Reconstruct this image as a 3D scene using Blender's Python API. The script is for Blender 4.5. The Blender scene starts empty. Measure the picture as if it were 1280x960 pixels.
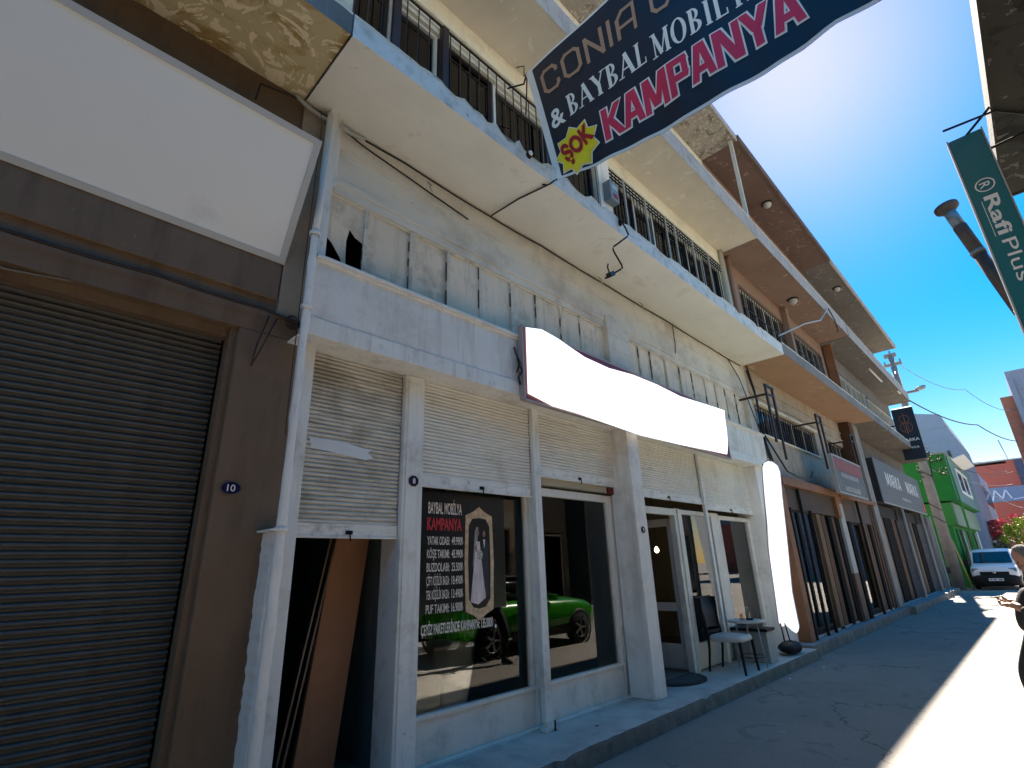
import bpy, math, random
from mathutils import Vector, Matrix
random.seed(7)
S = bpy.context.scene
COL = S.collection
R = math.radians

# ------------------------------------------------------------------ camera
YAW, PITCH, ROLL = 0.771684575, 0.345174431, -0.0343949138
cam = bpy.data.cameras.new('camera')
cam.sensor_fit = 'HORIZONTAL'; cam.sensor_width = 36; cam.lens = 36*641.65/1280
cam.clip_start = 0.02; cam.clip_end = 3000
co = bpy.data.objects.new('camera', cam); COL.objects.link(co)
fwd = Vector((math.cos(PITCH)*math.cos(YAW), math.cos(PITCH)*math.sin(YAW), math.sin(PITCH)))
r0 = fwd.cross(Vector((0, 0, 1))).normalized(); u0 = r0.cross(fwd)
rgt = math.cos(ROLL)*r0 + math.sin(ROLL)*u0
upv = -math.sin(ROLL)*r0 + math.cos(ROLL)*u0
m = Matrix((rgt, upv, -fwd)).transposed().to_4x4(); m.translation = Vector((0, 0, 1.66))
co.matrix_world = m
S.camera = co

# ------------------------------------------------------------------ light
SUN_EL, SUN_AZ = 45.4, 7.0      # azimuth measured from +X towards +Y
w = bpy.data.worlds.new('World'); S.world = w; w.use_nodes = True
wn = w.node_tree; wn.nodes.clear()
sky = wn.nodes.new('ShaderNodeTexSky'); sky.sky_type = 'NISHITA'; sky.sun_disc = False
sky.sun_elevation = R(SUN_EL); sky.sun_rotation = R(90-SUN_AZ)
sky.air_density = 1.0; sky.dust_density = .15; sky.ozone_density = 2.5; sky.altitude = 50
bg = wn.nodes.new('ShaderNodeBackground'); bg.inputs[1].default_value = 0.10
wo = wn.nodes.new('ShaderNodeOutputWorld')
gm = wn.nodes.new('ShaderNodeGamma'); gm.inputs[1].default_value = .46      # evens the sky out, the same everywhere
hs = wn.nodes.new('ShaderNodeHueSaturation'); hs.inputs['Saturation'].default_value = 2.82; hs.inputs['Hue'].default_value = .518
tint = wn.nodes.new('ShaderNodeMix'); tint.data_type = 'RGBA'; tint.blend_type = 'MULTIPLY'; tint.inputs[0].default_value = 1; tint.inputs[7].default_value = (1.13, .87, .66, 1)
wn.links.new(sky.outputs[0], gm.inputs[0]); wn.links.new(gm.outputs[0], hs.inputs['Color']); wn.links.new(hs.outputs[0], tint.inputs[6]); wn.links.new(tint.outputs[2], bg.inputs[0]); wn.links.new(bg.outputs[0], wo.inputs[0])
sl = bpy.data.lights.new('sun', 'SUN'); sl.energy = 3.2; sl.angle = R(0.53); sl.color = (1, .90, .78)
so = bpy.data.objects.new('sun', sl); COL.objects.link(so)
sd = Vector((math.cos(R(SUN_EL))*math.cos(R(SUN_AZ)), math.cos(R(SUN_EL))*math.sin(R(SUN_AZ)), math.sin(R(SUN_EL))))
so.rotation_euler = sd.to_track_quat('Z', 'Y').to_euler(); so.location = (0, 0, 40)
S.view_settings.view_transform = 'Standard'; S.view_settings.look = 'None'
S.view_settings.exposure = 3.12; S.view_settings.gamma = 1
S.cycles.max_bounces = 8; S.cycles.diffuse_bounces = 5; S.cycles.transparent_max_bounces = 12
S.cycles.use_denoising = True
S.cycles.sample_clamp_indirect = 6

# ------------------------------------------------------------------ materials
def srgb(*c):
    return tuple(((v/255)/12.92 if v/255 <= .04045 else ((v/255+.055)/1.055)**2.4) for v in c)
MATS = {}
def M(name, col, rough=.7, var=.12, vs=2.5, bump=0, bs=40, metal=0, spec=.4, dirt=None, streak=None, fleck=None, coat=0):
    """dirt=(color, amount 0..1, scale) blotches; streak=(color, amount, xscale, zscale) stretched; fleck=(color, amount, scale)"""
    if name in MATS: return MATS[name]
    mt = bpy.data.materials.new(name); mt.use_nodes = True; MATS[name] = mt
    n = mt.node_tree.nodes; l = mt.node_tree.links; b = n['Principled BSDF']
    b.inputs['Roughness'].default_value = rough; b.inputs['Metallic'].default_value = metal
    b.inputs['Specular IOR Level'].default_value = spec
    b.inputs['Coat Weight'].default_value = coat
    tc = n.new('ShaderNodeTexCoord'); P = tc.outputs['Object']
    def noise(scale, det=5, vec=P, rg=.6):
        t = n.new('ShaderNodeTexNoise'); t.inputs['Scale'].default_value = scale
        t.inputs['Detail'].default_value = det; t.inputs['Roughness'].default_value = rg
        l.new(vec, t.inputs['Vector']); return t.outputs[0]
    def mapped(sc, rot=(0, 0, 0)):
        mp = n.new('ShaderNodeMapping'); mp.inputs['Scale'].default_value = sc; mp.inputs['Rotation'].default_value = rot
        l.new(P, mp.inputs[0]); return mp.outputs[0]
    def mix(fac, a, c):
        x = n.new('ShaderNodeMix'); x.data_type = 'RGBA'
        if isinstance(fac, float): x.inputs[0].default_value = fac
        else: l.new(fac, x.inputs[0])
        for s, v in ((6, a), (7, c)):
            if isinstance(v, tuple): x.inputs[s].default_value = (*v, 1)
            else: l.new(v, x.inputs[s])
        return x.outputs[2]
    def ramp(src, lo, hi):
        x = n.new('ShaderNodeMapRange'); x.inputs[1].default_value = lo; x.inputs[2].default_value = hi
        l.new(src, x.inputs[0]); return x.outputs[0]
    def scl(src, k):
        x = n.new('ShaderNodeMath'); x.operation = 'MULTIPLY'; x.inputs[1].default_value = k; l.new(src, x.inputs[0]); return x.outputs[0]
    c0 = tuple(max(0, v*(1-var)) for v in col); c1 = tuple(min(1, v*(1+var)) for v in col)
    out = mix(ramp(noise(vs), .3, .7), c0, c1)
    if dirt:
        dc, da, ds = dirt
        out = mix(scl(ramp(noise(ds, 8, rg=.7), .62-.25*da, .72-.1*da), min(1, .35+da)), out, dc)
    if streak:
        sc_, sa, sx, sz = streak
        out = mix(scl(ramp(noise(1, 6, mapped((sx, sx, sz)), .65), .6-.25*sa, .85-.2*sa), min(1, .3+sa)), out, sc_)
    if fleck:
        fc, fa, fs = fleck
        out = mix(ramp(noise(fs, 4, rg=.8), .68-.12*fa, .74-.12*fa), out, fc)
    l.new(out, b.inputs['Base Color'])
    if bump:
        bp = n.new('ShaderNodeBump'); bp.inputs['Strength'].default_value = min(1, bump); bp.inputs['Distance'].default_value = .01
        l.new(noise(bs, 6, rg=.7), bp.inputs['Height']); l.new(bp.outputs[0], b.inputs['Normal'])
    return mt
def emis(name, col, st, base=None):
    mt = bpy.data.materials.new(name); mt.use_nodes = True; b = mt.node_tree.nodes['Principled BSDF']
    b.inputs['Base Color'].default_value = (*(base or col), 1); b.inputs['Emission Color'].default_value = (*col, 1)
    b.inputs['Emission Strength'].default_value = st; return mt
def glass(name, tint=(1, 1, 1), k=1.6, ior=1.5):
    mt = bpy.data.materials.new(name); mt.use_nodes = True; n = mt.node_tree.nodes; l = mt.node_tree.links; n.clear()
    o = n.new('ShaderNodeOutputMaterial'); mx = n.new('ShaderNodeMixShader'); t = n.new('ShaderNodeBsdfTransparent'); g = n.new('ShaderNodeBsdfGlossy')
    t.inputs[0].default_value = (*tint, 1); g.inputs['Roughness'].default_value = 0.0
    f = n.new('ShaderNodeFresnel'); f.inputs[0].default_value = ior
    mm = n.new('ShaderNodeMath'); mm.operation = 'MULTIPLY'; mm.inputs[1].default_value = k; mm.use_clamp = True
    l.new(f.outputs[0], mm.inputs[0]); l.new(mm.outputs[0], mx.inputs[0]); l.new(t.outputs[0], mx.inputs[1]); l.new(g.outputs[0], mx.inputs[2]); l.new(mx.outputs[0], o.inputs[0])
    return mt
def soffit_mat(name, col, stain, bare, amt, crack=True, sc=1.6):
    """painted plaster with brown water stains and bare peeled patches with pale ragged rims"""
    mt = bpy.data.materials.new(name); mt.use_nodes = True; n = mt.node_tree.nodes; l = mt.node_tree.links; b = n['Principled BSDF']
    b.inputs['Roughness'].default_value = .85; b.inputs['Specular IOR Level'].default_value = .2
    tc = n.new('ShaderNodeTexCoord')
    def noise(s, d, dist=0):
        t = n.new('ShaderNodeTexNoise'); t.inputs['Scale'].default_value = s; t.inputs['Detail'].default_value = d
        t.inputs['Distortion'].default_value = dist; t.inputs['Roughness'].default_value = .62; l.new(tc.outputs['Object'], t.inputs['Vector']); return t.outputs[0]
    def mr(s, a, c):
        x = n.new('ShaderNodeMapRange'); x.inputs[1].default_value = a; x.inputs[2].default_value = c; l.new(s, x.inputs[0]); return x.outputs[0]
    def mix(f, a, c):
        x = n.new('ShaderNodeMix'); x.data_type = 'RGBA'; l.new(f, x.inputs[0])
        for s, v in ((6, a), (7, c)):
            if isinstance(v, tuple): x.inputs[s].default_value = (*v, 1)
            else: l.new(v, x.inputs[s])
        return x.outputs[2]
    a = noise(sc, 7, 1.2)
    o = mix(mr(noise(1.1, 5), .3, .7), tuple(v*.9 for v in col), tuple(min(1, v*1.06) for v in col))
    o = mix(mr(a, .60-amt*.2, .66-amt*.15), o, stain)
    o = mix(mr(noise(sc*2.3, 8, 2.5), .63-amt*.16, .645-amt*.16), o, bare)
    l.new(o, b.inputs['Base Color'])
    bp = n.new('ShaderNodeBump'); bp.inputs['Strength'].default_value = .5; bp.inputs['Distance'].default_value = .01
    l.new(noise(14, 8, .5), bp.inputs['Height']); l.new(bp.outputs[0], b.inputs['Normal'])
    return mt
WHITE = (.79, .77, .72)
m_white = M('white_painted_wood', WHITE, .55, .06, bump=.2, bs=60, dirt=((.50, .46, .40), .38, 3), streak=((.48, .44, .38), .35, 16, 1.4), fleck=((.22, .18, .14), .09, 22))
m_white2 = M('white_render', (.80, .76, .71), .75, .05, bump=.4, bs=70, dirt=((.58, .53, .46), .5, 1.6), streak=((.46, .42, .36), .42, 7, .7), fleck=((.32, .27, .22), .07, 14))
m_frame = M('white_window_frame', (.74, .70, .63), .5, .06, dirt=((.5, .46, .39), .35, 3), streak=((.5, .45, .38), .25, 9, 1.2), bump=.15, bs=40)
m_cream = M('cream_render', (.74, .69, .56), .85, .07, bump=.35, bs=60, dirt=((.46, .42, .34), .4, 1.4), streak=((.36, .32, .26), .2, 5, .7), fleck=((.25, .22, .18), .02, 22))
m_creamwall = M('weathered_cream_wall', (.74, .69, .61), .85, .06, bump=.5, bs=50, dirt=((.52, .45, .38), .55, 1.2), streak=((.36, .31, .26), .2, 1.6, 5), fleck=((.22, .18, .14), .07, 8))
m_panel = M('cream_fascia_panel', (.84, .69, .53), .6, .10, vs=1.2, bump=.15, bs=20, dirt=((.42, .35, .25), .4, 2.0), streak=((.40, .31, .22), .4, 8, .9), fleck=((.2, .15, .1), .03, 9))
m_batten = M('cream_batten', (.72, .64, .52), .7, .06, dirt=((.12, .1, .09), .35, 5), bump=.3)
m_soffit = soffit_mat('cream_soffit', (.74, .73, .68), (.66, .63, .56), (.66, .63, .57), .05, sc=.9)
m_soffit2 = soffit_mat('upper_cream_soffit', (.64, .58, .48), (.56, .50, .40), (.70, .66, .58), .03, sc=.9)
m_soffit_y = soffit_mat('stained_yellow_soffit', (.50, .42, .25), (.34, .22, .08), (.72, .62, .44), .55, sc=1.5)
m_soffit_raw = soffit_mat('raw_stained_concrete_soffit', (.32, .29, .25), (.17, .15, .12), (.44, .40, .34), .5, sc=2.5)
m_soffit_o = soffit_mat('orange_plaster_soffit', (.24, .16, .12), (.20, .135, .10), (.38, .28, .2), .05, sc=.8)
m_soffit_o1 = soffit_mat('orange_plywood_soffit', (.36, .23, .15), (.30, .19, .125), (.5, .38, .26), .04, sc=.9)
m_soffit_br = soffit_mat('brown_eaves_soffit', (.14, .092, .074), (.115, .075, .06), (.25, .19, .16), .06, sc=1)
m_soffit_g = soffit_mat('grey_soffit', (.14, .125, .11), (.12, .105, .09), (.3, .27, .23), .1, sc=1.2)
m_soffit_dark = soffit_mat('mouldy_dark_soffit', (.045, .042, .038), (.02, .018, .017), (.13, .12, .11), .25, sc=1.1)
m_fascia = M('blue_white_fascia', (.84, .79, .74), .85, .07, bump=.8, bs=35, dirt=((.55, .50, .45), .5, 4), streak=((.36, .32, .28), .35, 4, 8), fleck=((.16, .13, .11), .35, 11))
m_fascia_g = M('grey_concrete_fascia', (.20, .19, .18), .9, .2, bump=.6, bs=30, dirt=((.1, .09, .085), .4, 3), streak=((.35, .34, .33), .3, 12, 2))
m_fascia_gw = M('grey_white_fascia', (.38, .35, .32), .85, .12, bump=.5, bs=30, dirt=((.16, .16, .17), .3, 4), streak=((.13, .13, .13), .3, 8, 1))
m_conc = M('bare_concrete', (.34, .27, .20), .9, .2, bump=.8, bs=40, dirt=((.15, .12, .1), .3, 5))
m_edge = M('broken_plaster_edge', (.85, .76, .62), .9, .2, vs=9, bump=.8, bs=40, dirt=((.2, .18, .15), .4, 9))
m_brown = M('brown_painted_render', (.175, .115, .072), .6, .12, vs=1.5, bump=.9, bs=22, spec=.3, dirt=((.21, .13, .085), .4, 2.2), streak=((.085, .05, .032), .35, 7, 1), fleck=((.3, .22, .16), .03, 20))
m_slat = M('dark_grey_shutter_metal', (.092, .090, .086), .5, .12, metal=0, spec=.35, dirt=((.065, .062, .058), .45, 2.2), streak=((.14, .132, .12), .25, 10, .7), fleck=((.3, .27, .24), .01, 30))
m_shut = M('dirty_white_shutter', (.76, .73, .67), .65, .06, bump=.2, bs=50, dirt=((.50, .45, .38), .25, 1.8), streak=((.40, .36, .31), .12, 1.3, 16), fleck=((.25, .21, .16), .03, 20))
m_shut_g = M('grey_scuffed_shutter', (.62, .59, .53), .7, .1, vs=4, bump=.3, bs=50, dirt=((.33, .29, .22), .5, 2.4), streak=((.24, .225, .2), .55, 1.6, 22), fleck=((.66, .66, .64), .1, 3.5))
m_rail = M('chipped_white_rail', (.80, .76, .70), .6, .06, bump=.4, bs=30, dirt=((.4, .35, .29), .3, 7), streak=((.2, .16, .13), .3, 5, 24), fleck=((.18, .13, .1), .2, 14))
m_lightbox = M('pale_sign_face', (.82, .81, .78), .35, .015, vs=1, dirt=((.6, .6, .58), .1, 1.5), spec=.3)
m_alu = M('aluminium_trim', (.36, .36, .36), .45, .05, metal=.3, dirt=((.28, .27, .26), .2, 5))
m_black = M('black_metal', (.016, .014, .013), .6, .1, spec=.15)
m_dbrown = M('dark_brown_steel', (.035, .018, .015), .5, .2, dirt=((.08, .04, .02), .1, 8))
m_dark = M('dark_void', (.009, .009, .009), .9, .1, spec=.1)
m_plastic = M('black_plastic', (.010, .010, .011), .6, .05, spec=.25)
m_cable = M('black_cable', (.02, .019, .018), .6, .1)
m_wcable = M('pale_cable', (.4, .4, .38), .6, .1)
m_pipe = M('white_painted_drainpipe', (.82, .79, .75), .5, .05, bump=.5, bs=22, dirt=((.5, .5, .52), .3, 5), streak=((.35, .35, .36), .25, 22, 3))
m_pipe_c = M('cream_drainpipe', (.5, .47, .4), .6, .08, dirt=((.3, .27, .22), .2, 4))
m_pipe_b = M('brown_drainpipe', (.33, .2, .14), .6, .08)
m_navy = M('navy_enamel', (.012, .01, .05), .25, .1, coat=.4)
m_wtxt = M('white_lettering', (.78, .78, .76), .5, .02)
m_glass = glass('shop_glass', (.93, .95, .94), 1.25)
m_glassd = glass('dim_window_glass', (.8, .83, .82), 1.3)
m_green = M('bright_green_wall', (.006, .17, .018), .7, .1, bump=.2)
m_road = None

# ------------------------------------------------------------------ mesh helpers
ORG = {}
class MB:
    def __init__(s): s.v = []; s.f = []; s.sm = []
    def add(s, vs, fs, sm=False):
        o = len(s.v); s.v += [tuple(p) for p in vs]; s.f += [tuple(i+o for i in f) for f in fs]; s.sm += [sm]*len(fs); return s
    def box(s, x0, x1, y0, y1, z0, z1):
        if x0 > x1: x0, x1 = x1, x0
        if y0 > y1: y0, y1 = y1, y0
        if z0 > z1: z0, z1 = z1, z0
        v = [(x0, y0, z0), (x1, y0, z0), (x1, y1, z0), (x0, y1, z0), (x0, y0, z1), (x1, y0, z1), (x1, y1, z1), (x0, y1, z1)]
        return s.add(v, [(0, 3, 2, 1), (4, 5, 6, 7), (0, 1, 5, 4), (1, 2, 6, 5), (2, 3, 7, 6), (3, 0, 4, 7)])
    def obox(s, c, ax, ay, az):
        c, ax, ay, az = map(Vector, (c, ax, ay, az)); v = []
        for k in (-1, 1):
            for j, i in ((-1, -1), (-1, 1), (1, 1), (1, -1)): v.append(c+ax*i+ay*j+az*k)
        return s.add(v, [(0, 3, 2, 1), (4, 5, 6, 7), (0, 1, 5, 4), (1, 2, 6, 5), (2, 3, 7, 6), (3, 0, 4, 7)])
    def prism(s, pts, d):           # closed 3-D polygon extruded by vector d
        n = len(pts); d = Vector(d); a = [Vector(p) for p in pts]; b = [p+d for p in a]
        return s.add(a+b, [tuple(range(n))[::-1], tuple(range(n, 2*n))]+[(i, (i+1) % n, n+(i+1) % n, n+i) for i in range(n)])
    def tube(s, path, r, n=8, cap=True):
        P = [Vector(p) for p in path]; rs = r if isinstance(r, (list, tuple)) else [r]*len(P); v = []; f = []
        for i, p in enumerate(P):
            t = (P[min(i+1, len(P)-1)]-P[max(i-1, 0)]).normalized()
            a = Vector((0, 0, 1)) if abs(t.z) < .9 else Vector((1, 0, 0))
            e1 = t.cross(a).normalized(); e2 = t.cross(e1)
            for k in range(n): v.append(p+(e1*math.cos(2*math.pi*k/n)+e2*math.sin(2*math.pi*k/n))*rs[i])
        for i in range(len(P)-1):
            for k in range(n): f.append((i*n+k, i*n+(k+1) % n, (i+1)*n+(k+1) % n, (i+1)*n+k))
        s.add(v, f, True)
        if cap:
            o = len(s.v)-len(v); s.f += [tuple(o+k for k in range(n))[::-1], tuple(o+(len(P)-1)*n+k for k in range(n))]; s.sm += [False, False]
        return s
    def lathe(s, c, prof, n=20, axis='z'):
        v = []; f = []; c = Vector(c)
        for r, h in prof:
            for k in range(n):
                a = 2*math.pi*k/n; q = (r*math.cos(a), r*math.sin(a), h)
                v.append(c+Vector(q if axis == 'z' else ((q[2], q[0], q[1]) if axis == 'x' else (q[0], q[2], q[1]))))
        for i in range(len(prof)-1):
            for k in range(n): f.append((i*n+k, i*n+(k+1) % n, (i+1)*n+(k+1) % n, (i+1)*n+k))
        return s.add(v, f, True)
    def grid(s, fn, nu, nv, sm=True):
        v = [fn(i/nu, j/nv) for j in range(nv+1) for i in range(nu+1)]
        return s.add(v, [(j*(nu+1)+i, j*(nu+1)+i+1, (j+1)*(nu+1)+i+1, (j+1)*(nu+1)+i) for j in range(nv) for i in range(nu)], sm)
def tag(o, label=None, cat=None, group=None, kind=None):
    if label: o['label'] = label
    if cat: o['category'] = cat
    if group: o['group'] = group
    if kind: o['kind'] = kind
    return o
def link(name, mb, mat, parent=None, label=None, cat=None, group=None, kind=None, org=None, mods=None, bevel=0):
    if parent is not None: org = ORG[parent.name]
    elif org is None:
        xs = [p[0] for p in mb.v]; ys = [p[1] for p in mb.v]; zs = [p[2] for p in mb.v]
        org = ((min(xs)+max(xs))/2, (min(ys)+max(ys))/2, min(zs))
    org = Vector(org)
    me = bpy.data.meshes.new(name); me.from_pydata([tuple(Vector(p)-org) for p in mb.v], [], mb.f)
    me.polygons.foreach_set('use_smooth', mb.sm); me.materials.append(mat); me.update()
    o = bpy.data.objects.new(name, me); COL.objects.link(o)
    if parent is not None: o.parent = parent
    else: o.location = org
    ORG[o.name] = tuple(org)
    if bevel:
        b = o.modifiers.new('bevel', 'BEVEL'); b.width = bevel; b.segments = 2; b.limit_method = 'ANGLE'; b.angle_limit = R(40)
    tag(o, label, cat, group, kind); return o
def thing(name, loc, label, cat, group=None):
    o = bpy.data.objects.new(name, None); COL.objects.link(o); o.location = loc; o.empty_display_size = .1
    ORG[o.name] = tuple(loc); return tag(o, label, cat, group)
def bx(name, x0, x1, y0, y1, z0, z1, mat, parent=None, **k):
    return link(name, MB().box(x0, x1, y0, y1, z0, z1), mat, parent, **k)
def copy_tree(o, parent=None, loc=None, rz=None):
    c = o.copy(); COL.objects.link(c)
    if parent is not None: c.parent = parent
    if loc is not None: c.location = loc
    if rz is not None: c.rotation_euler[2] = rz
    for ch in list(o.children): copy_tree(ch, c)
    return c
def text_mesh(s, bold=0.0, space=1.0, shear=0.0, res=4, align='LEFT'):
    cu = bpy.data.curves.new('t', 'FONT'); cu.body = s; cu.offset = bold; cu.space_character = space; cu.shear = shear
    cu.resolution_u = res; cu.fill_mode = 'FRONT'; cu.size = 1
    ob = bpy.data.objects.new('t', cu); COL.objects.link(ob)
    me = bpy.data.meshes.new_from_object(ob.evaluated_get(bpy.context.evaluated_depsgraph_get()))
    v = [tuple(p.co[:2]) for p in me.vertices]; f = [tuple(p.vertices) for p in me.polygons]
    bpy.data.objects.remove(ob); bpy.data.curves.remove(cu); bpy.data.meshes.remove(me)
    return v, f
def put_text(mb, s, fn, w, h, bold=0, space=1, shear=0, ref=None, res=4):
    """lay text on fn(u,v) -> point; the string fills w x h (cap height h)"""
    v, f = text_mesh(s, bold, space, shear, res)
    if not v: return mb
    xs = [p[0] for p in v]; x0, x1 = min(xs), max(xs)
    if ref is not None: x0, x1 = ref
    mb.add([fn((p[0]-x0)/(x1-x0)*w, p[1]/.70*h) for p in v], f); return (x0, x1)
# stroke letters (for the serif and the thin rounded faces)
def stroke_poly(a, b, w0, w1):
    a = Vector(a); b = Vector(b); d = (b-a).normalized(); nn = Vector((-d.y, d.x))
    return [a-nn*w0/2, b-nn*w1/2, b+nn*w1/2, a+nn*w0/2]
SER = {  # thin = .06 thick = .17 in cap-height units ; (x0,y0,x1,y1,w)
 'B': (.66, [(.17, 0, .17, 1, .17)], [(.30, .745, .22, .255), (.31, .255, .27, .255)]),
 'A': (.74, [(.06, 0, .36, 1, .06), (.34, 1, .66, 0, .18), (.16, .33, .54, .33, .06)], []),
 'Y': (.70, [(.08, 1, .36, .46, .17), (.62, 1, .36, .46, .06), (.36, .5, .36, 0, .17)], []),
 'L': (.60, [(.17, 0, .17, 1, .17), (.1, .03, .56, .03, .06), (.55, 0, .55, .24, .05)], []),
 'M': (.92, [(.14, 0, .14, 1, .06), (.14, 1, .46, .05, .17), (.46, .05, .78, 1, .06), (.78, 0, .78, 1, .17)], []),
 'O': (.80, [], 'O'), 'I': (.36, [(.18, 0, .18, 1, .17)], []), 'İ': (.36, [(.18, 0, .18, 1, .17), (.18, 1.12, .18, 1.26, .15)], []),
}
SERIFS = {'B': [(.17, 0), (.17, 1)], 'A': [(.06, 0), (.66, 0)], 'Y': [(.08, 1), (.62, 1), (.36, 0)], 'L': [(.17, 0), (.17, 1)], 'M': [(.12, 0), (.78, 0), (.12, 1), (.80, 1)], 'I': [(.18, 0), (.18, 1)], 'İ': [(.18, 0), (.18, 1)]}
def serif_text(mb, s, fn, w, h):
    polys = []; x = 0
    for ch in s:
        if ch == ' ': x += .30; continue
        wd, st, bowls = SER[ch]
        for q in st: polys.append([(p.x+x, p.y) for p in stroke_poly(q[:2], q[2:4], q[4], q[4])])
        for sx, sy in SERIFS.get(ch, []):
            yy = .025 if sy == 0 else .975
            polys.append([(x+sx-.14, yy-.025), (x+sx+.14, yy-.025), (x+sx+.14, yy+.025), (x+sx-.14, yy+.025)])
        if bowls == 'O':
            n = 24
            for k in range(n):
                a, b = 2*math.pi*k/n, 2*math.pi*(k+1)/n
                def pt(t, o): 
                    return (x+.40+math.cos(t)*(.37 if o else .20), .5+math.sin(t)*(.52 if o else .46))
                polys.append([pt(a, 1), pt(b, 1), pt(b, 0), pt(a, 0)])
        else:
            for cx, cy, rx, ry in bowls:
                n = 12
                for k in range(n):
                    a, b = -math.pi/2+math.pi*k/n, -math.pi/2+math.pi*(k+1)/n
                    def pt(t, o): return (x+cx-.06+math.cos(t)*rx*(1.25 if o else .62), cy+math.sin(t)*(ry+(.0 if o else -.055)))
                    polys.append([pt(a, 1), pt(b, 1), pt(b, 0), pt(a, 0)])
                for sgn in (-1, 1):
                    yb = cy+sgn*(ry-.0275); polys.append([(x+.17, yb-.0275), (x+cx-.05, yb-.0275), (x+cx-.05, yb+.0275), (x+.17, yb+.0275)])
        x += wd+.05
    for i, p in enumerate(polys): mb.add([fn(q[0]/x*w, q[1]*h, .0004*(i % 7)) for q in p], [tuple(range(len(p)))])
ROUND = {'C': [[(.62, .75), (.62, .85), (.5, 1), (.15, 1), (.0, .85), (0, .15), (.15, 0), (.5, 0), (.62, .15), (.62, .25)]],
         'O': [[(.15, 1), (.5, 1), (.65, .85), (.65, .15), (.5, 0), (.15, 0), (0, .15), (0, .85), (.15, 1)]],
         'N': [[(0, 0), (0, 1), (.6, 0), (.6, 1)]], 'I': [[(0, 0), (0, 1)]], 'A': [[(0, 0), (0, .75), (.2, 1), (.62, 1), (.62, 0)], [(0, .38), (.62, .38)]]}
RW = {'C': .62, 'O': .65, 'N': .6, 'I': 0, 'A': .62}
def round_text(mb, s, fn, w, h, t=.14):
    x = 0; polys = []
    for ch in s:
        if ch == ' ': x += .42; continue
        for pl in ROUND[ch]:
            for a, b in zip(pl[:-1], pl[1:]):
                d = (Vector(b)-Vector(a)).normalized()*t*.42
                polys.append([(p.x+x, p.y) for p in stroke_poly(Vector(a)-d, Vector(b)+d, t, t)])
        x += RW[ch]+.30
    for i, p in enumerate(polys): mb.add([fn(q[0]/x*w, q[1]*h, .0004*(i % 7)) for q in p], [tuple(range(4))])

BLK = {'K': (.78, [(.12, 0, .12, 1, .23), (.66, 1, .22, .45, .27), (.28, .58, .70, 0, .28)], []), 'A': (.82, [(.12, 0, .36, 1, .23), (.70, 0, .46, 1, .23)], [(.22, .60, .20, .38)]),
 'M': (1.0, [(.12, 0, .12, 1, .22), (.17, 1, .46, .12, .23), (.79, 1, .50, .12, .23), (.84, 0, .84, 1, .22)], []),
 'P': (.74, [(.12, 0, .12, 1, .23), (.60, .52, .60, .86, .20), (.52, .86, .46, 1.0, .42), (.46, .36, .52, .52, .42)], [(.12, .50, .82, 1.0), (.12, .50, .36, .54)]),
 'R': (.80, [(.12, 0, .12, 1, .23), (.60, .52, .60, .86, .20), (.52, .86, .46, 1.0, .42), (.40, .50, .68, 0, .26)], [(.12, .50, .82, 1.0), (.12, .60, .40, .56)]),
 'N': (.86, [(.12, 0, .12, 1, .22), (.18, 1, .66, 0, .26), (.72, 0, .72, 1, .22)], []), 'Y': (.80, [(.10, 1, .39, .42, .25), (.70, 1, .41, .42, .25), (.40, .5, .40, 0, .23)], [])}
def block_text(mb_, st, fn, w, h, o=0):
    tot = sum(BLK[c][0] for c in st); x = 0; i = 0
    for c in st:
        wd, dg, hz_ = BLK[c]; ps_ = []
        for x0, y0, x1, y1, ww in dg:
            ww = ww/2+o; yy0, yy1 = (y0-o, y1+o) if y0 < y1 else (y0+o, y1-o)
            ps_.append([(x0-ww, yy0), (x0+ww, yy0), (x1+ww, yy1), (x1-ww, yy1)])
        for x0, x1, y0, y1 in hz_: ps_.append([(x0-o, y0-o), (x1+o, y0-o), (x1+o, y1+o), (x0-o, y1+o)])
        for p in ps_:
            n = 3; v = []
            for k in range(n+1):
                t = k/n; l_ = (p[0][0]+(p[3][0]-p[0][0])*t, p[0][1]+(p[3][1]-p[0][1])*t); r_ = (p[1][0]+(p[2][0]-p[1][0])*t, p[1][1]+(p[2][1]-p[1][1])*t)
                v += [fn((x+q[0])/tot*w, q[1]*h, .0005*(i % 6)) for q in (l_, r_)]
            mb_.add(v, [(2*k, 2*k+1, 2*k+3, 2*k+2) for k in range(n)]); i += 1
        x += wd

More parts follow.
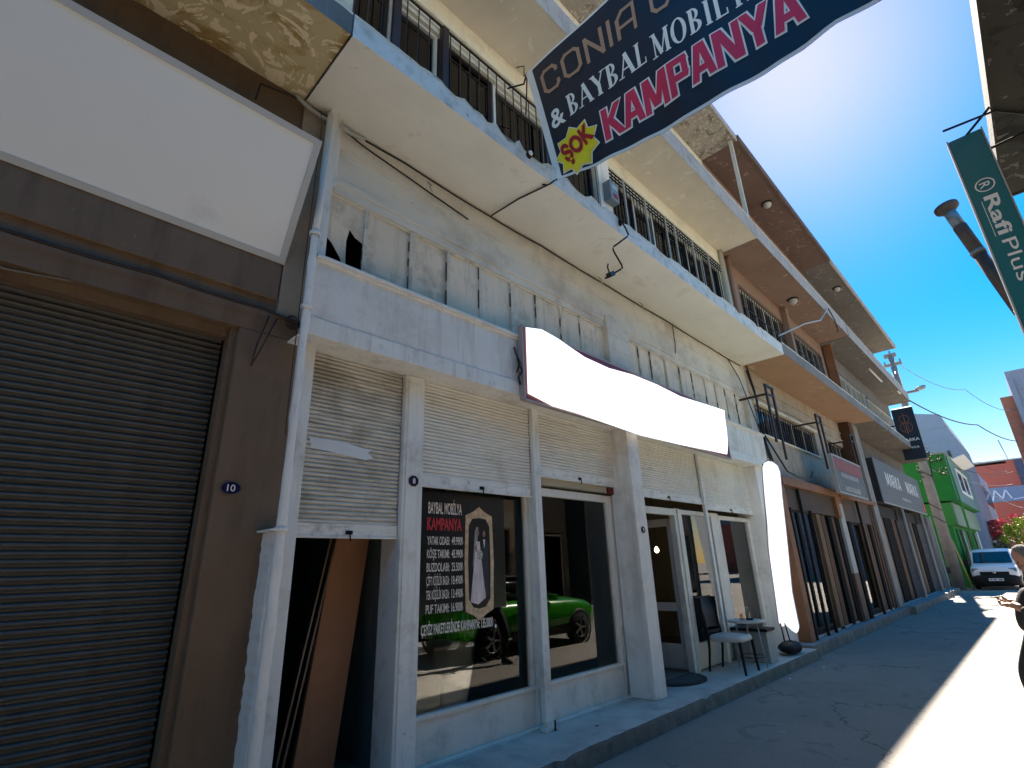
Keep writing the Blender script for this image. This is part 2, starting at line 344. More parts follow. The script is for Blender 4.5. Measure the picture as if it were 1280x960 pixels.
# ------------------------------------------------------------------ ground
def road_mat():
    mt = bpy.data.materials.new('worn_grey_road'); mt.use_nodes = True; n = mt.node_tree.nodes; l = mt.node_tree.links; b = n['Principled BSDF']
    b.inputs['Roughness'].default_value = .85; b.inputs['Specular IOR Level'].default_value = .3
    tc = n.new('ShaderNodeTexCoord'); P = tc.outputs['Object']
    def noise(s, d=6, dist=0, r=.6, vec=P):
        t = n.new('ShaderNodeTexNoise'); t.inputs['Scale'].default_value = s; t.inputs['Detail'].default_value = d; t.inputs['Roughness'].default_value = r
        t.inputs['Distortion'].default_value = dist; l.new(vec, t.inputs['Vector']); return t.outputs[0]
    def mr(s, a, c, o0=0, o1=1):
        x = n.new('ShaderNodeMapRange'); x.inputs[1].default_value = a; x.inputs[2].default_value = c; x.inputs[3].default_value = o0; x.inputs[4].default_value = o1; l.new(s, x.inputs[0]); return x.outputs[0]
    def mix(f, a, c):
        x = n.new('ShaderNodeMix'); x.data_type = 'RGBA'; l.new(f, x.inputs[0])
        for s, v in ((6, a), (7, c)):
            if isinstance(v, tuple): x.inputs[s].default_value = (*v, 1)
            else: l.new(v, x.inputs[s])
        return x.outputs[2]
    o = mix(mr(noise(.55, 6), .35, .65), (.25, .23, .20), (.33, .305, .27))
    o = mix(mr(noise(70, 4, r=.9), .40, .60), (.17, .155, .135), o)
    o = mix(mr(noise(26, 5, r=.85), .60, .70, 0, .8), o, (.33, .32, .30))
    o = mix(mr(noise(1.1, 7, 2), .60, .63, 0, .55), o, (.15, .14, .13))
    mp = n.new('ShaderNodeMapping'); mp.inputs['Scale'].default_value = (.25, 2.2, 1); l.new(P, mp.inputs[0])
    o = mix(mr(noise(1.4, 7, 1, vec=mp.outputs[0]), .58, .72, 0, .5), o, (.15, .142, .135))
    o = mix(mr(noise(2.6, 8, .8), .66, .72, 0, .7), o, (.30, .29, .28))
    wv = n.new('ShaderNodeTexVoronoi'); wv.feature = 'DISTANCE_TO_EDGE'; wv.inputs['Scale'].default_value = .28
    ds = n.new('ShaderNodeVectorMath'); ds.operation = 'MULTIPLY_ADD'; nz = n.new('ShaderNodeTexNoise'); nz.inputs['Scale'].default_value = 2.2; nz.inputs['Detail'].default_value = 6
    l.new(P, nz.inputs['Vector']); l.new(nz.outputs[1], ds.inputs[0]); ds.inputs[1].default_value = (1.1, 1.1, 0); l.new(P, ds.inputs[2]); l.new(ds.outputs[0], wv.inputs['Vector'])
    o = mix(mr(wv.outputs['Distance'], .0, .006, .75, 0), o, (.035, .035, .035))
    l.new(o, b.inputs['Base Color'])
    bp = n.new('ShaderNodeBump'); bp.inputs['Strength'].default_value = .5; bp.inputs['Distance'].default_value = .008
    l.new(noise(60, 5, r=.8), bp.inputs['Height']); l.new(bp.outputs[0], b.inputs['Normal'])
    return mt
m_road = road_mat()
def gfn(u, v):
    x = -40+u*180; y = -60+v*120
    return (x, y, 0)
g = link('road', MB().add([(-900, -900, 0), (900, -900, 0), (900, 900, 0), (-900, 900, 0)], [(0, 1, 2, 3)]), m_road, kind='structure', org=(0, 0, 0))
m_pave = M('pale_worn_screed', (.50, .47, .43), .7, .12, vs=1.6, bump=.35, bs=40, dirt=((.25, .25, .25), .4, 2.5), streak=((.28, .27, .26), .4, 3, 3), fleck=((.15, .14, .13), .08, 12))
m_kerb = M('grimy_kerb_concrete', (.19, .175, .15), .9, .2, vs=5, bump=.9, bs=30, dirt=((.08, .07, .06), .4, 6), streak=((.36, .33, .28), .25, 5, 3))
def slab_edge(x0, x1, yf, yb, z, seed, dx=.12, amp=.012):
    """pavement slab whose front edge wanders and is chipped a little"""
    rnd = random.Random(seed); mb = MB(); n = int((x1-x0)/dx); pts = []
    for i in range(n+1):
        x = x0+(x1-x0)*i/n; c = .03 if rnd.random() < .06 else 0
        pts.append((x, yf+rnd.uniform(-amp, amp)*.4+c*.5, z-rnd.uniform(0, .004)-c))
    for a, b in zip(pts[:-1], pts[1:]):
        mb.add([(a[0], yb, z), a, b, (b[0], yb, z)], [(0, 1, 2, 3)])
    return mb, pts
def pavement(x0, x1, yf, yb, z, seed, mt=None):
    mb, pts = slab_edge(x0, x1, yf, yb, z, seed)
    p = link('pavement', mb, mt or m_pave, kind='structure', org=(x0, yf, 0))
    k = MB()
    for a, b in zip(pts[:-1], pts[1:]):
        k.add([a, (a[0], a[1]-.006, a[2]-.03), (b[0], b[1]-.006, b[2]-.03), b], [(0, 1, 2, 3)])
        k.add([(a[0], a[1]-.006, a[2]-.03), (a[0], yf-.012, -.02), (b[0], yf-.012, -.02), (b[0], b[1]-.006, b[2]-.03)], [(0, 1, 2, 3)])
    k.add([(x0, yf, z), (x0, yf, -.02), (x0, yb, -.02), (x0, yb, z)], [(3, 2, 1, 0)])
    k.add([(x1, yf, z), (x1, yf, -.02), (x1, yb, -.02), (x1, yb, z)], [(0, 1, 2, 3)])
    link('kerb_face', k, m_kerb, parent=p)
    return p
p1 = pavement(-9, 10.9, 3.33, 4.25, .16, 1)
m_pave2 = M('grey_concrete_pavement', (.25, .26, .27), .85, .12, vs=1.4, bump=.4, bs=40, dirt=((.17, .17, .17), .4, 3), fleck=((.12, .12, .12), .1, 12))
p2 = pavement(10.9, 20.1, 3.40, 4.6, .20, 2, m_pave2)
p3 = pavement(20.1, 31.3, 3.24, 4.6, .22, 3, m_pave2)
trim = MB()
for a, b in ((11.3, 15.4), (16.0, 20.1), (20.6, 24.4), (24.9, 28.6), (29.2, 30.9)): trim.box(a, b, 3.60, 3.63, .2, .235)
link('threshold_trim', trim, m_alu, parent=p2)
pvl = MB(); pvl.box(-9, 1.52, 3.34, 4.3, .16, .2)

# ------------------------------------------------------------------ buildings of the main row
Z1, Z1T, Z2, Z2T, Z3 = 5.84, 6.085, 8.82, 9.27, 11.73
YF, YW = 2.955, 3.85
def chipped_fascia(x0, x1, z0, z1, y, yb, seed, chips=()):
    """edge band of a slab: front sheet with a ragged top"""
    rnd = random.Random(seed); mb = MB(); n = max(4, int((x1-x0)/.06)); tp = []; z = 0
    for i in range(n+1):
        x = x0+(x1-x0)*i/n; z = .7*z+rnd.uniform(-.006, .006)
        c = 0
        for cx, cw, cd in chips:
            t = abs(x-cx)/cw
            if t < 1: c = max(c, cd*(1-t*t)**.5)
        tp.append((x, z1+z-c+(rnd.uniform(-.012, .006) if chips else 0)))
    for (xa, za), (xb, zb) in zip(tp[:-1], tp[1:]):
        mb.add([(xa, y, z0), (xb, y, z0), (xb, y, zb), (xa, y, za)], [(0, 1, 2, 3)])
    mb.add([(x0, y, z0), (x0, yb, z0), (x0, yb, z1), (x0, y, z1)], [(0, 1, 2, 3)]); mb.add([(x1, y, z0), (x1, yb, z0), (x1, yb, z1), (x1, y, z1)], [(3, 2, 1, 0)])
    top = MB()
    for (xa, za), (xb, zb) in zip(tp[:-1], tp[1:]):
        top.add([(xa, y-.004, za-.028), (xb, y-.004, zb-.028), (xb, y-.004, zb+.002), (xa, y-.004, za+.002)], [(0, 1, 2, 3)]); top.add([(xa, y-.004, za+.002), (xb, y-.004, zb+.002), (xb, y+.03, zb+.014), (xa, y+.03, za+.014)], [(0, 1, 2, 3)])
        top.add([(xa, y+.03, za+.014), (xb, y+.03, zb+.014), (xb, yb, z1), (xa, yb, z1)], [(0, 1, 2, 3)])
    return mb, top
def storey(b, x0, x1, zs, zt, smat, fmat, seed, chips=(), yb=4.1, drip=True):
    """balcony slab: soffit sheet, front fascia, broken top edge"""
    sl_ = MB().box(x0, x1, YF+.03, yb, zs+.02, zt-.03); slab = link('balcony_slab', sl_, m_conc, b)
    mb = MB().grid(lambda u, v: (x0+(x1-x0)*u, YF+.004+(yb-YF)*v, zs+.004*math.sin(u*17+v*5)), 30, 6)
    link('soffit', mb, smat, slab)
    f, t = chipped_fascia(x0, x1, zs-.012, zt, YF, yb, seed, chips)
    link('fascia', f, fmat, slab); link('broken_edge', t, m_edge, slab)
    return slab
def window(b, x0, x1, z0, z1, y, fm, pane, fw=.045, mull=(), depth=.05, name='window'):
    w_ = MB().box(x0, x1, y, y+depth, z0, z0+fw).box(x0, x1, y, y+depth, z1-fw, z1).box(x0, x0+fw, y, y+depth, z0+fw, z1-fw).box(x1-fw, x1, y, y+depth, z0+fw, z1-fw)
    for mx_ in mull: w_.box(mx_-fw/2, mx_+fw/2, y+.004, y+depth-.004, z0+fw, z1-fw)
    o = link(name, w_, fm, b)
    link('pane', MB().box(x0+fw*.8, x1-fw*.8, y+depth*.6, y+depth*.6+.006, z0+fw*.8, z1-fw*.8), pane, o)
    return o
def grille(b, x0, x1, z0, z1, y, step, mt, rails=(), r=.006, rw=.022, name='window_grille'):
    g_ = MB()
    for zz in (z0, z1)+tuple(rails): g_.box(x0, x1, y, y+.02, zz-rw/2, zz+rw/2)
    n = int((x1-x0)/step)
    for i in range(n+1): x = x0+(x1-x0)*i/n; g_.box(x-r, x+r, y+.022, y+.022+2*r, z0, z1)
    return link(name, g_, mt, b)
m_pane_dark = glass('upper_window_glass', (.5, .5, .48), 1.2)
m_blind = M('drawn_dark_blind', (.045, .045, .042), .8, .15, streak=((.07, .07, .065), .3, 9, .5))
m_blind_b = M('brown_blind', (.045, .035, .032), .8, .15)
m_roofe = M('roof_tile_edge', (.12, .08, .06), .9, .2, bump=.5)

# ---- brown building (left)
bb = thing('brown_shop_building', (0, 4.0, .16), 'dark brown rendered shop building with closed grey roller shutter at the left', 'building')
wl = MB()
wl.box(1.06, 1.515, YW, 4.6, .16, 3.43); bx('pier', -7, -2.2, YW, 4.6, .16, 3.43, m_brown, bb)
link('pier', wl, m_brown, bb, bevel=.008)
lt = MB().box(-7, 1.515, YW, 4.6, 3.431, Z1+.01); link('wall', lt, m_brown, bb)
lp = MB().box(-7, 1.29, YW-.035, YW-.002, 3.72, 4.08); link('lintel_band', lp, m_brown, bb, bevel=.01)
lr = MB().box(1.30, 1.512, YW-.03, YW-.003, 3.60, 5.8); link('bare_pilaster', lr, m_conc, bb, label='strip of bare rough concrete above the brown pier')
fr = MB().box(1.015, 1.06, 3.90, 4.02, .16, 3.43).box(-2.2, 1.015, 3.93, 4.02, 3.36, 3.43); link('shutter_guide', fr, m_brown, bb)
rs = link('roller_shutter', MB().box(-2.2, 1.015, 4.10, 4.13, .16, 3.45), m_slat, bb)
# one corrugated slat, shared
PITCH_S = .0455
prof = [(.004, 0), (.004, .008), (-.004, .012), (-.020, .018), (-.025, .025), (-.024, .032), (-.014, .038), (.004, .041), (.004, PITCH_S)]
sm = MB().add([(x, y, z) for y, z in prof for x in (-2.2, 1.015)], [(2*i, 2*i+1, 2*i+3, 2*i+2) for i in range(len(prof)-1)], True)
first = None; zz = .165; i = 0
while zz < 3.41:
    if first is None:
        me = bpy.data.meshes.new('slat'); me.from_pydata(sm.v, [], sm.f); me.polygons.foreach_set('use_smooth', sm.sm); me.materials.append(m_slat)
        first = me
    o = bpy.data.objects.new('slat', first); COL.objects.link(o); o.parent = rs
    o.location = Vector((0, 4.095+random.uniform(-.0015, .0015), zz))-Vector(ORG[bb.name]); o.rotation_euler = (random.uniform(-.02, .02), 0, random.uniform(-.0006, .0006))
    zz += PITCH_S; i += 1
link('bottom_rail', MB().box(-2.2, 1.01, 4.07, 4.1, .163, .2), m_slat, rs)
sb = storey(bb, -7, 1.285, Z1, Z1T, m_soffit_y, m_fascia_g, 11)
wu = MB().box(-7, 1.50, 4.0, 4.3, Z1T, Z3); link('upper_wall', wu, m_fascia_g, bb)
window(bb, .35, 1.49, 6.6, 8.3, 3.93, m_white, m_pane_dark, .07)
storey(bb, -7, 1.285, Z2, Z2T, m_soffit2, m_fascia_g, 12)
link('roof', MB().box(-7, 1.45, 2.9, 9.5, Z3, Z3+.16), m_soffit_br, bb)
link('back_volume', MB().box(-7, 1.5, 4.62, 9.5, .0, Z3-.01), m_brown, bb)

# ---- white shop building
wb = thing('white_shop_building', (6.2, 4.0, .16), 'long off-white shop building with half-raised shutters and a chipped balcony slab', 'building')
XL, XR = 1.60, 11.42
# beam with mouldings
bm = MB().box(1.49, 11.34, 3.67, 4.3, 3.60, 4.13); link('beam', bm, m_white2, wb)
bm = MB().box(1.49, 11.36, 3.63, 4.3, 4.131, 4.165).box(1.49, 11.36, 3.645, 4.3, 4.11, 4.131); link('cornice', bm, m_white, wb, bevel=.006)
bm = MB().box(1.49, 11.34, 3.652, 4.3, 3.44, 3.597); link('lintel', bm, m_white, wb, bevel=.005)
# upper wall
uw = MB().box(1.52, 11.52, YW, 4.3, 5.03, Z1+.005).box(1.52, 11.52, YW-.02, YW, 5.12, 5.18).box(1.52, 11.52, YW-.012, YW, 5.50, 5.53); link('upper_wall', uw, m_creamwall, wb)
link('pilaster', MB().box(5.98, 6.56, 3.80, 4.3, 4.166, 5.03).box(5.98, 6.56, 3.80, YW, 5.03, 5.2), m_creamwall, wb)
link('pilaster', MB().box(1.52, 1.60, 3.74, 4.3, 4.166, Z1).box(1.60, 1.66, 3.80, YW-.001, 5.03, Z1-.01), m_white, wb)
link('pilaster', MB().box(11.2, 11.5, 3.80, 4.3, 4.166, 5.03), m_creamwall, wb)
link('recess_backing', MB().box(1.6, 11.2, 4.2, 4.22, 4.1, 5.03), m_dark, wb)
pb = [1.60, 2.03, 2.55, 3.04, 3.51, 4.03, 4.49, 4.98, 5.41, 5.98], [6.56, 6.95, 7.32, 7.82, 8.33, 8.80, 9.33, 9.80, 10.26, 10.78, 11.2]
for k, row in enumerate(pb):
    for j in range(len(row)-1):
        a, b_ = row[j], row[j+1]
        if k == 0 and j == 0:
            pts = [(a, 4.58), (1.71, 4.50), (1.80, 4.38), (1.865, 4.22), (1.85, 4.42), (1.845, 4.58), (1.87, 4.72), (1.93, 4.66), (b_, 4.62), (b_, 5.03), (a, 5.03)]
            link('panel', MB().prism([(x, 3.885, z) for x, z in pts], (0, .006, 0)), m_panel, wb, label='torn first panel with two black holes')
        else:
            t = random.uniform(-.005, .005)
            link('panel', MB().add([(a, 3.888+t, 4.16), (b_, 3.888-t, 4.16), (b_, 3.888-t, 5.03), (a, 3.888+t, 5.03), (a, 3.9, 4.16), (b_, 3.9, 4.16), (b_, 3.9, 5.03), (a, 3.9, 5.03)],
                 [(0, 1, 2, 3), (7, 6, 5, 4), (0, 4, 5, 1), (3, 2, 6, 7)]), m_panel, wb)
        if j > 0: link('batten', MB().box(a-.022, a+.018, 3.862, 3.886, 4.17, 5.028), m_batten, wb)
dk = MB()
for k, row in enumerate(pb):
    for j, a in enumerate(row[1:-1]):
        z = 4.18
        while z < 4.95:
            h = random.uniform(.05, .25)
            dk.box(a-.0225-random.uniform(.004, .012), a-.0225, 3.868, 3.884, z, z+h) if random.random() < .6 else dk.box(a+.019, a+.019+random.uniform(.003, .007), 3.874, 3.883, z, z+h)
            z += h+random.uniform(.01, .15)
link('grime_joint', dk, M('brown_black_grime', (.11, .08, .06), .9, .4, vs=20), wb, kind='stuff')
link('head_trim', MB().box(1.6, 5.98, 3.865, 3.884, 5.0, 5.028).box(6.56, 11.2, 3.865, 3.884, 5.0, 5.028), m_batten, wb)
# ground floor posts
def post(x0, x1, y0, y1, z0, z1, mt=m_white, bev=.006): return link('post', MB().box(x0, x1, y0, y1, z0, z1), mt, wb, bevel=bev)
post(2.575, 2.79, 3.90, 4.2, .16, 3.44)
post(2.60, 2.765, 3.888, 3.90, .16, 3.43, m_white, .003)
post(4.325, 4.43, 3.90, 3.96, .235, 3.44)
post(8.56, 8.64, 3.90, 3.95, .2, 3.44)
post(10.74, 11.3, 3.74, 4.25, .16, 3.44, m_white2, .01)
post(1.53, 1.66, 3.86, 4.2, .16, 3.44)
# big column
cm = MB().prism([(5.99, 3.675, .16), (6.22, 3.655, .16), (6.31, 3.72, .16), (6.31, 4.02, .16), (5.99, 4.02, .16)], (0, 0, 3.28))
link('column', cm, m_white2, wb, label='thick white column between the two pairs of shutters', bevel=.012)
# shutters
def white_shutter(x0, x1, z0, z1, mt, y=3.96, pitch=.036, lab=None):
    s_ = MB(); pr = [(.004, 0), (-.004, .002), (-.010, .008), (-.012, .016), (-.010, .024), (-.003, .029), (.006, .031), (.007, .0345), (.004, pitch)]
    nsub = 4
    z = z0+.11
    rows = []
    while z < z1+.02:
        dx = random.uniform(-.004, .004)
        for yy, h in pr: rows.append((y+yy, z+h, dx))
        z += pitch
    vs = []; fs = []
    for yy, zz_, dx in rows: vs += [(x0+.012+dx, yy, zz_), (x1-.012+dx, yy, zz_)]
    for q in range(len(rows)-1): fs.append((2*q, 2*q+1, 2*q+3, 2*q+2))
    s_.add(vs, fs, True)
    o = link('roller_shutter', MB().box(x0, x1, y+.012, y+.02, z0+.1, z1), m_dark, wb, label=lab)
    link('slats', s_, mt, o, kind='stuff')
    rb = MB().box(x0+.005, x1-.005, y-.016, y+.012, z0, z0+.112).box(x0+.005, x1-.005, y-.03, y-.017, z0, z0+.018)
    link('bottom_rail', rb, m_rail, o, bevel=.004)
    cx = (x0+x1)/2
    hb = MB().box(cx-.03, cx+.03, y-.024, y-.016, z0+.03, z0+.06).tube([(cx, y-.03, z0+.05), (cx, y-.045, z0-.0), (cx+.01, y-.03, z0-.02)], .006, 6)
    link('latch', hb, m_black, o)
    return o
white_shutter(1.66, 2.575, 1.93, 3.44, m_shut_g, lab='lowest shutter, greyer and scuffed with brush marks')
white_shutter(2.79, 4.325, 2.40, 3.44, m_shut)
s3 = white_shutter(4.43, 6.0, 2.65, 3.44, m_shut)
white_shutter(6.3, 8.56, 2.575, 3.44, m_shut)
white_shutter(8.64, 10.76, 2.50, 3.44, m_shut)
# brush mark on the first shutter
bp_ = MB().prism([(1.74, 3.947, 2.62), (2.0, 3.947, 2.60), (2.22, 3.947, 2.575), (2.3, 3.947, 2.6), (2.24, 3.947, 2.64), (2.28, 3.947, 2.665), (2.02, 3.947, 2.70), (1.72, 3.947, 2.70)], (0, .002, 0))
link('paint_patch', bp_, M('fresh_white_paint', (.72, .72, .72), .5, .03), wb)
# shop windows
def shop_window(x0, x1, ztop, zs=.53, y=4.05, rf=.17, lf=.09, z0=.16):
    f = MB(); f.box(x0, x1, y, y+.06, z0+.02, zs)                       # stall riser
    f.box(x0, x1, y-.02, y, zs-.035, zs)                                # sill bead
    f.box(x0, x0+lf, y-.01, y+.06, zs+.001, ztop).box(x1-rf, x1, y-.01, y+.06, zs+.001, ztop)
    f.box(x1-rf+.05, x1-rf+.065, y-.022, y-.01, z0+.02, ztop); f.box(x1-.03, x1-.012, y-.022, y-.01, z0+.02, ztop)
    f.box(x0+lf, x1-rf, y-.01, y+.06, ztop-.09, ztop)
    o = link('shop_window', f, m_frame, wb, bevel=.004)
    link('pane', MB().box(x0+lf-.01, x1-rf+.01, y+.025, y+.031, zs-.01, ztop-.08), m_glass, o)
    link('sill', MB().box(x0, x1, y-.05, y+.02, z0-.02, z0+.02), m_frame, o, bevel=.004)
    return o
shop_window(2.79, 4.46, 2.52, .535)
shop_window(4.47, 6.05, 2.545, .54)
link('transom', MB().box(4.44, 6.03, 4.0, 4.1, 2.58, 2.86), M('beige_transom', (.42, .40, .34), .7, .05), wb)
link('red_block', MB().box(5.86, 6.02, 3.975, 3.998, 2.56, 2.64), M('dark_red_board', (.12, .012, .01), .6), wb)
link('transom', MB().box(2.79, 4.44, 4.04, 4.1, 2.52, 2.9), m_frame, wb)
# doorway and windows right of the column
dj = MB().box(7.72, 7.90, 4.04, 4.14, .16, 2.48).box(6.2, 7.72, 4.04, 4.12, 2.37, 2.47).box(7.80, 7.825, 4.02, 4.04, .16, 2.47)
link('door_frame', dj, m_frame, wb, bevel=.004)
dl = MB(); Y0, Y1 = 4.13, 4.93
X0, X1 = 7.80, 7.845
dl.box(X0, X1, Y0, Y0+.12, .18, 2.34).box(X0, X1, Y1-.12, Y1, .18, 2.34).box(X0, X1, Y0+.12, Y1-.12, 2.22, 2.34).box(X0, X1, Y0+.12, Y1-.12, .97, 1.09).box(X0, X1, Y0+.12, Y1-.12, .18, .52)
door = link('door', dl, m_frame, wb, label='white glazed door standing open inwards', bevel=.004)
link('pane', MB().box(X0+.015, X0+.021, Y0+.11, Y1-.11, 1.08, 2.23).box(X0+.015, X0+.021, Y0+.11, Y1-.11, .51, .98), m_glass, door)
def sash(x0, x1, lf, rf, zs, zt):
    f = MB().box(x0, x1, 4.05, 4.11, .18, zs).box(x0, x0+lf, 4.04, 4.11, zs, zt).box(x1-rf, x1, 4.04, 4.11, zs, zt).box(x0+lf, x1-rf, 4.045, 4.11, zt-.07, zt)
    o = link('shop_window', f, m_frame, wb, bevel=.003); link('pane', MB().box(x0+lf-.01, x1-rf+.01, 4.085, 4.091, zs-.01, zt-.06), m_glass, o); return o
sash(7.90, 9.32, .06, .30, .52, 2.47); sash(9.33, 10.75, .05, .12, .52, 2.44)
cu = MB().grid(lambda u, v: (10.0+u*.62, 4.22+.035*math.sin(u*34), .2+v*2.2), 60, 2)
link('curtain', cu, M('grey_curtain', (.20, .20, .195), .9, .1), wb)
# chipped slabs & upper floors
storey(wb, 1.30, 11.50, Z1, Z1T, m_soffit, m_fascia, 21, chips=((1.9, .12, .02), (2.35, .12, .045), (2.62, .10, .06), (2.82, .09, .08), (3.12, .16, .12), (3.5, .22, .10), (4.0, .1, .05), (4.35, .2, .09), (4.8, .1, .04), (5.3, .12, .04), (6.4, .2, .04), (8.2, .25, .05), (9.2, .12, .07), (10.1, .1, .04)))
storey(wb, 1.30, 11.50, Z2, Z2T, m_soffit2, m_fascia_gw, 22)
fw_ = MB().box(1.52, 11.5, YW, 4.0, 8.20, Z2)                     # first-floor wall above the windows
fw_.box(1.52, 11.5, YW, 4.0, Z1T-.05, 6.5)
for a, b_ in ((1.52, 1.66), (6.17, 6.56), (11.2, 11.5)): fw_.box(a, b_, YW, 4.0, 6.5, 8.20)
link('first_floor_wall', fw_, m_cream, wb)
link('column', MB().box(6.19, 6.54, 3.79, YW-.002, Z1T, Z2), m_white2, wb)
link('drainpipe', MB().tube([(11.36, 3.80, Z1T), (11.36, 3.80, Z2)], .06, 12), m_pipe_c, wb)
ws_ = [(1.67, 2.11), (2.13, 2.84), (2.86, 3.81), (3.83, 4.95), (4.97, 6.16), (6.57, 7.45), (7.47, 8.2), (8.22, 9.58), (9.60, 10.4), (10.42, 11.19)]
for i, (a, b_) in enumerate(ws_):
    o = window(wb, a, b_, 6.5, 8.20, 3.90, m_frame if i in (1, 3, 6, 8) else m_dbrown, m_pane_dark, .04, depth=.06)
    link('blind', MB().box(a+.05, b_-.05, 4.0, 4.01, 6.54, 8.16), m_blind if i % 3 else m_blind_b, o)
gA = grille(wb, 1.66, 6.15, 6.25, 8.29, 3.79, .165, m_dbrown, rails=(6.6,), rw=.035)
link('grille_post', MB().box(2.12, 2.22, 3.77, 3.82, Z1T, 8.3), m_dbrown, wb); link('grille_post', MB().box(2.84, 2.93, 3.77, 3.82, Z1T, 8.3), m_dbrown, wb)
link('grille_post', MB().box(4.78, 4.84, 3.77, 3.82, Z1T, 8.3), m_dbrown, wb)
gB = grille(wb, 6.58, 11.2, 6.25, 8.33, 3.80, .115, m_black, rails=(6.7, 8.17, 8.25), rw=.02)
for x in (6.98, 7.72, 8.5, 8.88, 9.68, 10.45): link('grille_post', MB().box(x, x+.045, 3.775, 3.80, 6.2, 8.32), M('grey_steel_post', (.3, .29, .27), .6), wb)
link('sill_ledge', MB().box(1.66, 11.2, YW-.04, YW, 8.40, 8.44), m_cream, wb)
# second floor (mostly hidden) and eaves
link('second_floor_wall', MB().box(1.52, 11.5, YW, 4.2, Z2T-.4, Z3), m_cream, wb)
for a in (1.9, 4.1, 6.4, 8.7): window(wb, a, a+1.7, 9.9, 11.3, 3.80, m_white, m_pane_dark, .05, mull=(a+.85,))
link('roof', MB().box(1.46, 11.50, 2.93, 9.5, Z3, Z3+.12), m_soffit_raw, wb)
link('roof_edge', MB().box(1.46, 11.50, 2.90, 2.93, Z3-.02, Z3+.16), m_fascia_gw, wb)
link('stair_post', MB().box(11.36, 11.44, 3.0, 3.08, Z2T-.1, Z3), m_pipe_c, wb)
# interior shells
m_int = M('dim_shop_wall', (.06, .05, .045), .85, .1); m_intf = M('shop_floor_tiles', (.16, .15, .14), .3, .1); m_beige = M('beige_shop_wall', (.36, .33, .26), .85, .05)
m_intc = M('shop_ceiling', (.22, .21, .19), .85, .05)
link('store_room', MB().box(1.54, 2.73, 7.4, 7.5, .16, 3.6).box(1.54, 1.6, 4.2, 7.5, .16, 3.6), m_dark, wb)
link('store_room_wall', MB().box(2.66, 2.74, 4.2, 7.5, .16, 3.6), M('grubby_grey_partition', (.15, .15, .15), .8, .3, vs=1.5, streak=((.05, .05, .05), .5, 3, .6)), wb)
link('shop_floor', MB().box(1.54, 11.4, 4.1, 9.4, .10, .163), m_intf, wb)
link('shop_ceiling', MB().box(1.54, 11.4, 4.3, 9.4, 3.45, 3.55), m_intc, wb)
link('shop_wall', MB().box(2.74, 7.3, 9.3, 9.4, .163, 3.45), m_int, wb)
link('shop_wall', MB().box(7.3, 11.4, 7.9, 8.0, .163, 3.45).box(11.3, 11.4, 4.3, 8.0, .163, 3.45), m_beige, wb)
link('shop_back', MB().box(1.52, 11.5, 9.42, 9.6, 0, Z3), m_cream, wb)
m_wslat = M('walnut_slat', (.07, .035, .018), .6, .2)
sp = link('slat_wall', MB().box(4.6, 7.9, 7.60, 7.64, .163, 3.0), m_int, wb, label='dark wooden slat wall at the back of the shop')
sme = None
for k in range(30):
    x = 4.66+k*.11
    if sme is None:
        sme = link('slat', MB().box(x, x+.05, 7.54, 7.598, .163, 3.0), m_wslat, sp)
    else:
        c = sme.copy(); COL.objects.link(c); c.location.x += k*.11

# ---- orange building
ob = thing('orange_balcony_building', (15.8, 4.0, .2), 'building with orange balcony soffits and rusty sign brackets beyond the white shop', 'building')
OX0, OX1 = 11.52, 20.1
storey(ob, OX0, OX1, Z1+.03, Z1T+.06, m_soffit_o1, M('grey_brown_fascia', (.24, .21, .19), .9, .15, bump=.5, dirt=((.12, .1, .09), .3, 4)), 31, yb=4.0)
storey(ob, OX0, OX1-.4, Z2, Z2T, m_soffit_o, m_fascia_gw, 32, yb=4.0)
m_owall = M('dirty_cream_wall', (.42, .35, .27), .9, .1, bump=.4, dirt=((.22, .2, .17), .4, 2.5), streak=((.15, .13, .11), .35, 4, 1), fleck=((.1, .09, .08), .1, 12))
m_owall_u = M('salmon_wall', (.27, .17, .12), .9, .08, dirt=((.2, .13, .1), .2, 2))
m_oframe = M('orange_brown_frame', (.22, .095, .045), .65, .2, dirt=((.1, .05, .03), .4, 4), bump=.3)
m_oshut = M('taupe_shutter', (.09, .068, .058), .7, .1, spec=.2, dirt=((.07, .055, .05), .3, 3))
m_wood = M('brown_timber', (.085, .043, .025), .7, .25, spec=.2, streak=((.045, .022, .014), .5, 14, .8), bump=.2)
m_woodl = M('light_brown_timber', (.15, .095, .055), .7, .2, spec=.2, streak=((.1, .065, .04), .4, 14, .8))
YO = 3.90
ow = MB().box(11.52, 20.1, YO, 4.2, 5.05, Z1+.03)
ow.box(11.52, 11.90, YO, 4.2, 3.30, 5.05).box(16.4, 17.6, YO, 4.2, 3.3, 5.05).box(19.6, 20.1, YO, 4.2, 3.3, 5.05)
ow.box(11.90, 16.4, YO, 4.2, 3.30, 4.36).box(17.6, 19.6, YO, 4.2, 3.3, 4.36)
ow.box(11.52, 20.1, YO-.05, YO-.001, 5.22, 5.27).box(11.52, 20.1, YO-.03, YO-.001, 5.5, 5.54)
link('wall', ow, m_owall, ob)
link('string_course', MB().box(11.8, 16.5, YO-.06, YO-.002, 5.06, 5.11).box(11.9, 16.4, YO-.05, YO-.002, 4.30, 4.34), m_cream, ob)
for a, b_ in ((11.92, 16.38), (17.62, 19.58)):
    window(ob, a, b_, 4.36, 5.04, 3.96, m_owall, m_pane_dark, .05, mull=tuple(a+(b_-a)*k/5 for k in range(1, 5)))
    link('blind', MB().box(a, b_, 4.1, 4.11, 4.3, 5.1), m_blind_b, ob)
    grille(ob, a, b_, 4.36, 5.02, 3.925, .17, m_dbrown, r=.009, rw=.02)
